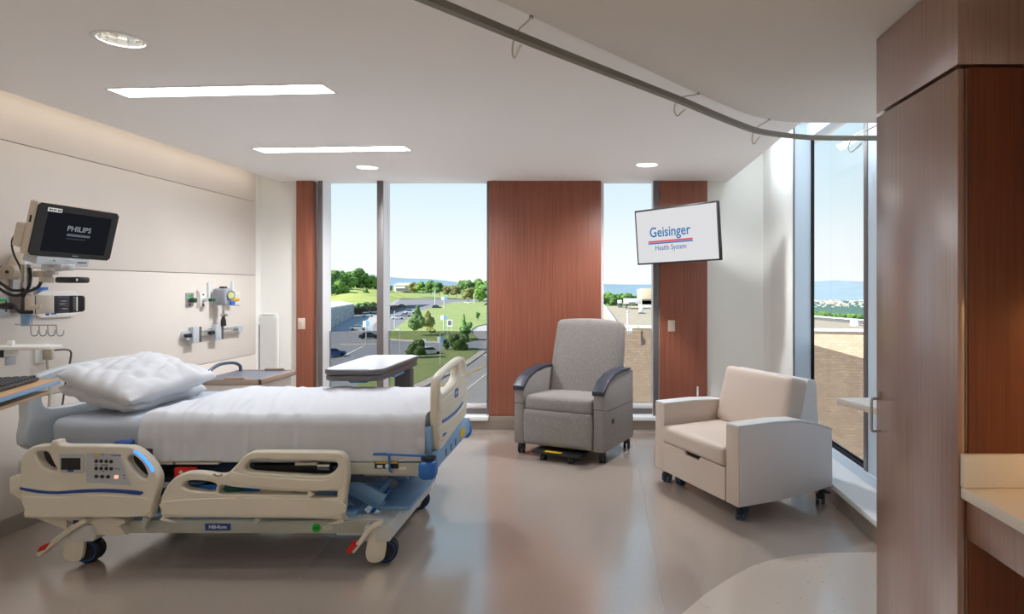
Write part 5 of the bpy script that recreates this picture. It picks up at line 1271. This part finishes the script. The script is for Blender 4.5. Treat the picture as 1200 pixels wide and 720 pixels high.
tree_px('larger conifer of the pair on the lawn', 489, 381.5, 357.5, 15, 152, 'o_conif', 101, None, conic=True, trunk=.06, n=13)
tree_px('smaller olive conifer of the pair on the lawn', 501.5, 380, 364, 12.5, 158, 'o_olive', 102, None, conic=True, trunk=.12, n=12)
tree_px('low bush beside the lawn conifers', 505, 390, 383.5, 12, 150, 'o_olive', 103, None, trunk=.02, n=7, name='shrub', cat='shrub')
tree_px('low bush under the larger lawn conifer', 484.5, 382.5, 373, 9, 150, 'o_conif', 104, None, trunk=.02, n=7, name='shrub', cat='shrub')
tree_px('slim bright green young tree near the road bend', 543.5, 397, 366, 9, 142, 'o_leaf2', 105, None, conic=True, trunk=.08, n=13)
tree_px('bushy base of young trees beside the road bend', 546, 398, 376, 17, 140, 'o_leaf', 106, None, trunk=.04, n=10)
tree_px('dense grey green tree at the sidewalk corner', 537, 413, 391, 26, 118, 'o_conif', 107, None, trunk=.05, n=14)
tree_px('small loose tree beside the dense corner tree', 523, 411, 397, 12, 119, 'o_conif', 108, None, trunk=.08, n=9)
tree_px('lone small dark tree high on the lawn', 560, 376.5, 364.5, 6, 220, 'o_leaf', 109, None, trunk=.1, n=9)
tree_px('airy young tree in front of the parked white car', 487, 421, 397, 22, 104.6, 'o_conif', 110, None, trunk=.12, n=13)

# lamp posts and signs
def lamp(px, pb, pt, label, arm=1, sign=None, group='lamp posts in the car park', sgx=0):
    b_ = G(px, pb); Y = b_.y; h = (pb-pt)*Y/FOC
    t = thing('lamp_post', label, 'lamp post', b_, 0, group)
    MB().cyl((0, 0, 0), (0, 0, h), .11*Y/110, .07*Y/110, 8).build('pole', 'o_pole', t)
    s = Y/FOC
    if arm: MB().ab((-.3*s, -.2, h-.5*s), (arm*5*s, .2, h+.4*s)).build('lamp_head', 'o_pole', t)
    if sign:
        z0, z1 = (pb-sign[1])*s, (pb-sign[0])*s
        MB().ab((.4*s, -.05, z0), (3.6*s, .05, z1)).build('banner', 'o_banner', t)
        MB().ab((-3.6*s, -.05, z0), (-.4*s, .05, z1)).build('banner', 'o_banner2', t)
    return t
lamp(429, 403.5, 375.5, 'lamp post with pale banners in the near car park behind the dark car', 0, (376.5, 383))
lamp(469, 440, 386.5, 'slim lamp post rising by the overbed table', -1)
lamp(516, 429.5, 389.5, 'tall lamp post with banners beside the sidewalk', 1, (395, 402))
lamp(462.5, 385, 364.5, 'lamp post at the row of parked white cars', 0)
lamp(404.5, 361, 345.5, 'lamp post with blue banner left on the grass bank', 0, (348, 353)); lamp(413, 357, 342, 'plain lamp post above the retaining wall end', 1)
lamp(434.5, 362, 344, 'lamp post with blue banner near the mullion', 0, (346.5, 351))
lamp(510, 361, 340, 'round-headed lamp post at the far car park', 0); lamp(520.5, 362.5, 348, 'sign post with small blue banner by the far car park', 0, (348, 351.5))
lamp(520, 387, 368, 'post with pale square sign on the lawn', 0, (370, 375)); lamp(555.5, 356, 344, 'slim lamp post at the far trees', 0)
s = G(527, 400); Y = s.y; k = Y/FOC
t = thing('road_sign', 'white framed road sign on two posts at the lawn edge', 'sign', s)
for x in (-2.7, 2.7): MB().cyl((x*k, 0, 0), (x*k, 0, 25*k), .07, seg=8).build('post', 'o_pole', t)
MB().ab((-3.1*k, -.06, 17.5*k), (3.1*k, .06, 25*k)).build('sign_panel', 'o_banner2', t); MB().ab((-2.1*k, -.08, 18.6*k), (2.1*k, -.05, 24*k)).build('sign_face', 'o_steeld', t)
s = G(497, 407); k = s.y/FOC
t = thing('road_sign', 'small white road sign near the airy young tree', 'sign', s)
MB().cyl((0, 0, 0), (0, 0, 10*k), .06, seg=8).build('post', 'o_pole', t); MB().ab((-1.9*k, -.05, 6.6*k), (1.9*k, .05, 10*k)).build('sign_face', 'o_banner2', t)

# cars
def car(label, px, py, yaw, mat, L=4.5, van=False):
    p = G(px, py); t = thing('car', label, 'car', p, math.radians(yaw), 'parked cars')
    H = 1.45 if not van else 1.8; W2 = .9
    pr = [(-L/2, .35), (-L/2+.05, .85), (-L/2+.25, .98), (-L*.22, 1.02), (L*.25, .98), (L/2-.12, .85), (L/2, .40), (L/2-.1, .28), (-L/2+.1, .28)]
    MB().prism([(x, -W2, z) for x, z in pr], (0, 2*W2, 0), .06).build('body', mat, t)
    cab = [(-L*.44 if van else -L*.36, 1.0), (-L*.36 if van else -L*.24, H), (L*.08, H), (L*.24, 1.0)]
    MB().prism([(x, -W2*.86, z) for x, z in cab], (0, 2*W2*.86, 0), .05).build('window_band', 'o_cglass', t)
    MB().ab((cab[1][0]-.02, -W2*.80, H-.05), (L*.09, W2*.80, H+.03), .03).build('roof', mat, t)
    for x in (-L*.31, L*.31):
        for y in (-W2, W2): MB().cyl((x, y-.1, .33), (x, y+.1, .33), .33, seg=14).build('wheel', 'rubber', t)
    return t
car('dark car in the near lot beside the banner post', 432.5, 397, 20, 'o_card'); car('silver car driving in the bright lane', 420, 387.5, 12, 'o_carg')
car('white car parked by the retaining wall end', 431, 371.5, 25, 'o_carw', van=True); car('white wagon next in line behind the mullion', 438, 367.5, 25, 'o_carw', van=True)
car('dark red car just right of the mullion', 455, 362, 10, 'o_carr'); car('white car at the front of the lawn row', 466, 374.5, 20, 'o_carw')
car('second white car in the lawn row', 475, 371.5, 20, 'o_carg'); car('third pale car in the lawn row', 480.5, 367.5, 20, 'o_carw', van=True)
car('grey car crossing the far lot', 471.5, 359.8, 0, 'o_carg', 5); car('dark car alone in the far lot', 512, 361.5, 5, 'o_card', 5.2, True)
car('white car at the far corner of the lot', 549, 356, 0, 'o_carw', 6); car('white car half hidden by the airy young tree', 503, 416.5, 40, 'o_carw', 4.0)
car('blue car partly hidden by the window jamb', 389, 418.5, 60, 'o_carb'); car('dark car at the far right of the lot', 572, 358, 0, 'o_card', 5)
# far white building and town
t = thing('far_building', 'white low building far behind the lot beneath the hills', 'building', P(473, 342, 760))
MB().ab(P(462, 342, 750), P(486, 334.5, 790)).build('wall', 'o_bldg', t, world=True)
MB().prism([P(461, 334.5, 749), P(487, 334.5, 749), P(482, 331.8, 749), P(466, 332, 749)], (0, 42, 0)).build('roof', 'o_cap', t, world=True)
MB().ab(P(464, 341, 749), P(476, 338, 750)).build('opening', 'o_steeld', t, world=True)
rnd = random.Random(5); m = MB(); m2 = MB()
for k in range(230):
    px = 944+rnd.random()*78; py = 350.5+rnd.random()**1.5*10 if rnd.random() < .75 else 344+rnd.random()*8
    Y = (EYE+62)*FOC/(py-CY) if py > 349 else 3300; w = (1+2.5*rnd.random())*Y/FOC; h = (.6+1.0*rnd.random())*Y/FOC
    b_ = P(px, py, Y); (m if rnd.random() < .6 else m2).ab((b_.x-w/2, Y, b_.z-2), (b_.x+w/2, Y+w, b_.z+h))
for mm, mt in ((m, 'o_bldg'), (m2, 'o_brickpink')):
    o = mm.build('town_houses', mt, smooth=False); tag(o, 'pale houses of the distant town in the valley' if mt == 'o_bldg' else 'pinkish brick blocks of the distant valley town', 'houses', None, 'stuff')
flat_town = None
# woods below the town, right of the wing
rg = 'trees beyond the wing roof'
for i in range(16):
    px = 930+i*7+rnd.random()*3
    tree_px('%s treetop from the window jamb beyond the flat roof edge' % ORD[i], px, 386, 360.5+rnd.random()*3+i*.40, 13+rnd.random()*5, 150+rnd.random()*25, 'o_leaf' if i % 3 else 'o_leaf2', 140+i, rg, trunk=.05, n=9)
for i in range(9):
    px = 702+i*6
    tree_px('%s tree from the recliner side beyond the gravel roof in the narrow window' % ORD[i], px, 366, 339.5+rnd.random()*3+abs(i-4)*.6, 13+rnd.random()*5, 118+rnd.random()*14, 'o_leaf2' if i % 3 else 'o_leaf', 170+i, 'trees seen in the narrow window', trunk=.05, n=10)

# neighbouring wing with gravel roof
wg = thing('neighbour_wing', 'tan brick neighbouring wing with flat gravel roof below the right windows', 'building', (14, 46, GZ))
rz_ = -1.5
front = [Vector((1.35, 46.2, 0)), Vector((16.8, 42.0, 0)), Vector((42, 35.5, 0)), Vector((48, 44, 0)), Vector((22.5, 44, 0)), Vector((19, 57, 0)), Vector((12, 96, 0)), Vector((.85, 96, 0))]
MB().prism([p+Vector((0, 0, rz_-.05)) for p in front], (0, 0, GZ-rz_)).build('brick_wall', 'o_brick', wg, world=True, smooth=False)
MB().prism([p+Vector((0, 0, rz_-.05)) for p in front], (0, 0, .1)).build('gravel_roof', 'o_gravel', wg, world=True, smooth=False)
for a, c, h, mt in ((front[0], front[1], .10, 'o_cap'), (front[1], front[2], .10, 'o_cap'), (front[7], front[0], .2, 'o_steeld'), (front[4], front[3], .33, 'o_steeld'), (front[5], front[4], .33, 'o_steeld'), (front[6], front[5], .6, 'o_cap')):
    o = MB().bar(a+Vector((0, 0, rz_+h/2)), c+Vector((0, 0, rz_+h/2)), .35, h).build('parapet', mt, wg, world=True, smooth=False)
    MB().bar(a+Vector((0, 0, rz_+h+.03)), c+Vector((0, 0, rz_+h+.03)), .42, .07).build('coping', 'o_cap', o, world=True, smooth=False)
def rooft(px0, px1, py0, py1, Y, dY, name, label, cat, mat): 
    a, c = P(px0, py1, Y), P(px1, py0, Y); t = thing(name, label, cat, ((a.x+c.x)/2, Y, a.z))
    MB().ab((a.x, Y, a.z), (c.x, Y+dY, c.z), .05).build('casing', mat, t, world=True); return t, a, c
v = thing('roof_vent', 'round steel roof vent seen in the right window', 'vent', P(1002, 384, 47.5))
k = 47.5/FOC
MB().lathe([(0, 0), (5.5*k, 0), (7.5*k, .3*k), (5.6*k, 3*k), (5.6*k, 8.5*k), (4.6*k, 9.5*k), (0, 9.5*k)], None, 20).build('cowl', 'o_steelw', v)
MB().cyl((0, 0, -1.2), (0, 0, .02), .25, seg=12).build('duct', 'o_steeld', v)
t, a, c = rooft(732, 751, 350.5, 356.5, 82, 4, 'roof_duct', 'long grey roof duct in the narrow window', 'duct', 'o_steelw')
MB().ab(P(737, 357.5, 81.8), P(744, 354.5, 82.2)).build('duct_opening', 'o_steeld', t, world=True); MB().ab(P(733, 361.5, 82.5), P(735, 356, 83.5)).build('duct_leg', 'o_steeld', t, world=True)
t, a, c = rooft(752, 766, 338.5, 357.5, 90, 4, 'rooftop_unit', 'tan rooftop plant room at the right of the narrow window', 'rooftop unit', 'o_tanw')
MB().ab(P(754, 346.5, 91.8), P(765.5, 344, 92.1)).build('louvre', 'o_steeld', t, world=True); MB().ab(P(748, 352, 91.5), P(751.5, 339, 94)).build('stack', 'o_steelw', t, world=True)
MB().ab(P(751, 361, 90), P(768, 351.5, 96)).build('lower_casing', 'o_steelw', t, world=True); MB().ab(P(752, 352.3, 89.8), P(763, 350.8, 90.2)).build('louvre', 'o_steeld', t, world=True)
t, a, c = rooft(749, 753.5, 360, 366.5, 68, .6, 'roof_fan', 'small white roof fan standing on the gravel', 'fan', 'o_steelw')
MB().ab(P(748.5, 370.5, 67.8), P(755.5, 366.5, 69)).build('fan_base', 'o_steeld', t, world=True)
t, a, c = rooft(724, 729, 352, 356, 88, 2, 'roof_hatch', 'small pale roof hatch left of the duct', 'hatch', 'o_steelw')
MB().ab(P(724, 360, 88.2), P(729, 356, 90)).build('hatch_curb', 'o_steeld', t, world=True)
p = P(735.7, 391, 45.2); k = 45.2/FOC
t = thing('roof_pole', 'white pole with round camera head on the parapet', 'pole', p)
MB().cyl((0, 0, 0), (0, 0, 24*k), .05, seg=8).build('pole', 'o_cap', t); MB().ball((0, 0, 25.3*k), 1.8*k, 2).build('dome', 'o_steelw', t); MB().ab((1.2*k, -.05, .2*k), (5*k, .05, 6*k)).build('box', 'o_banner2', t)
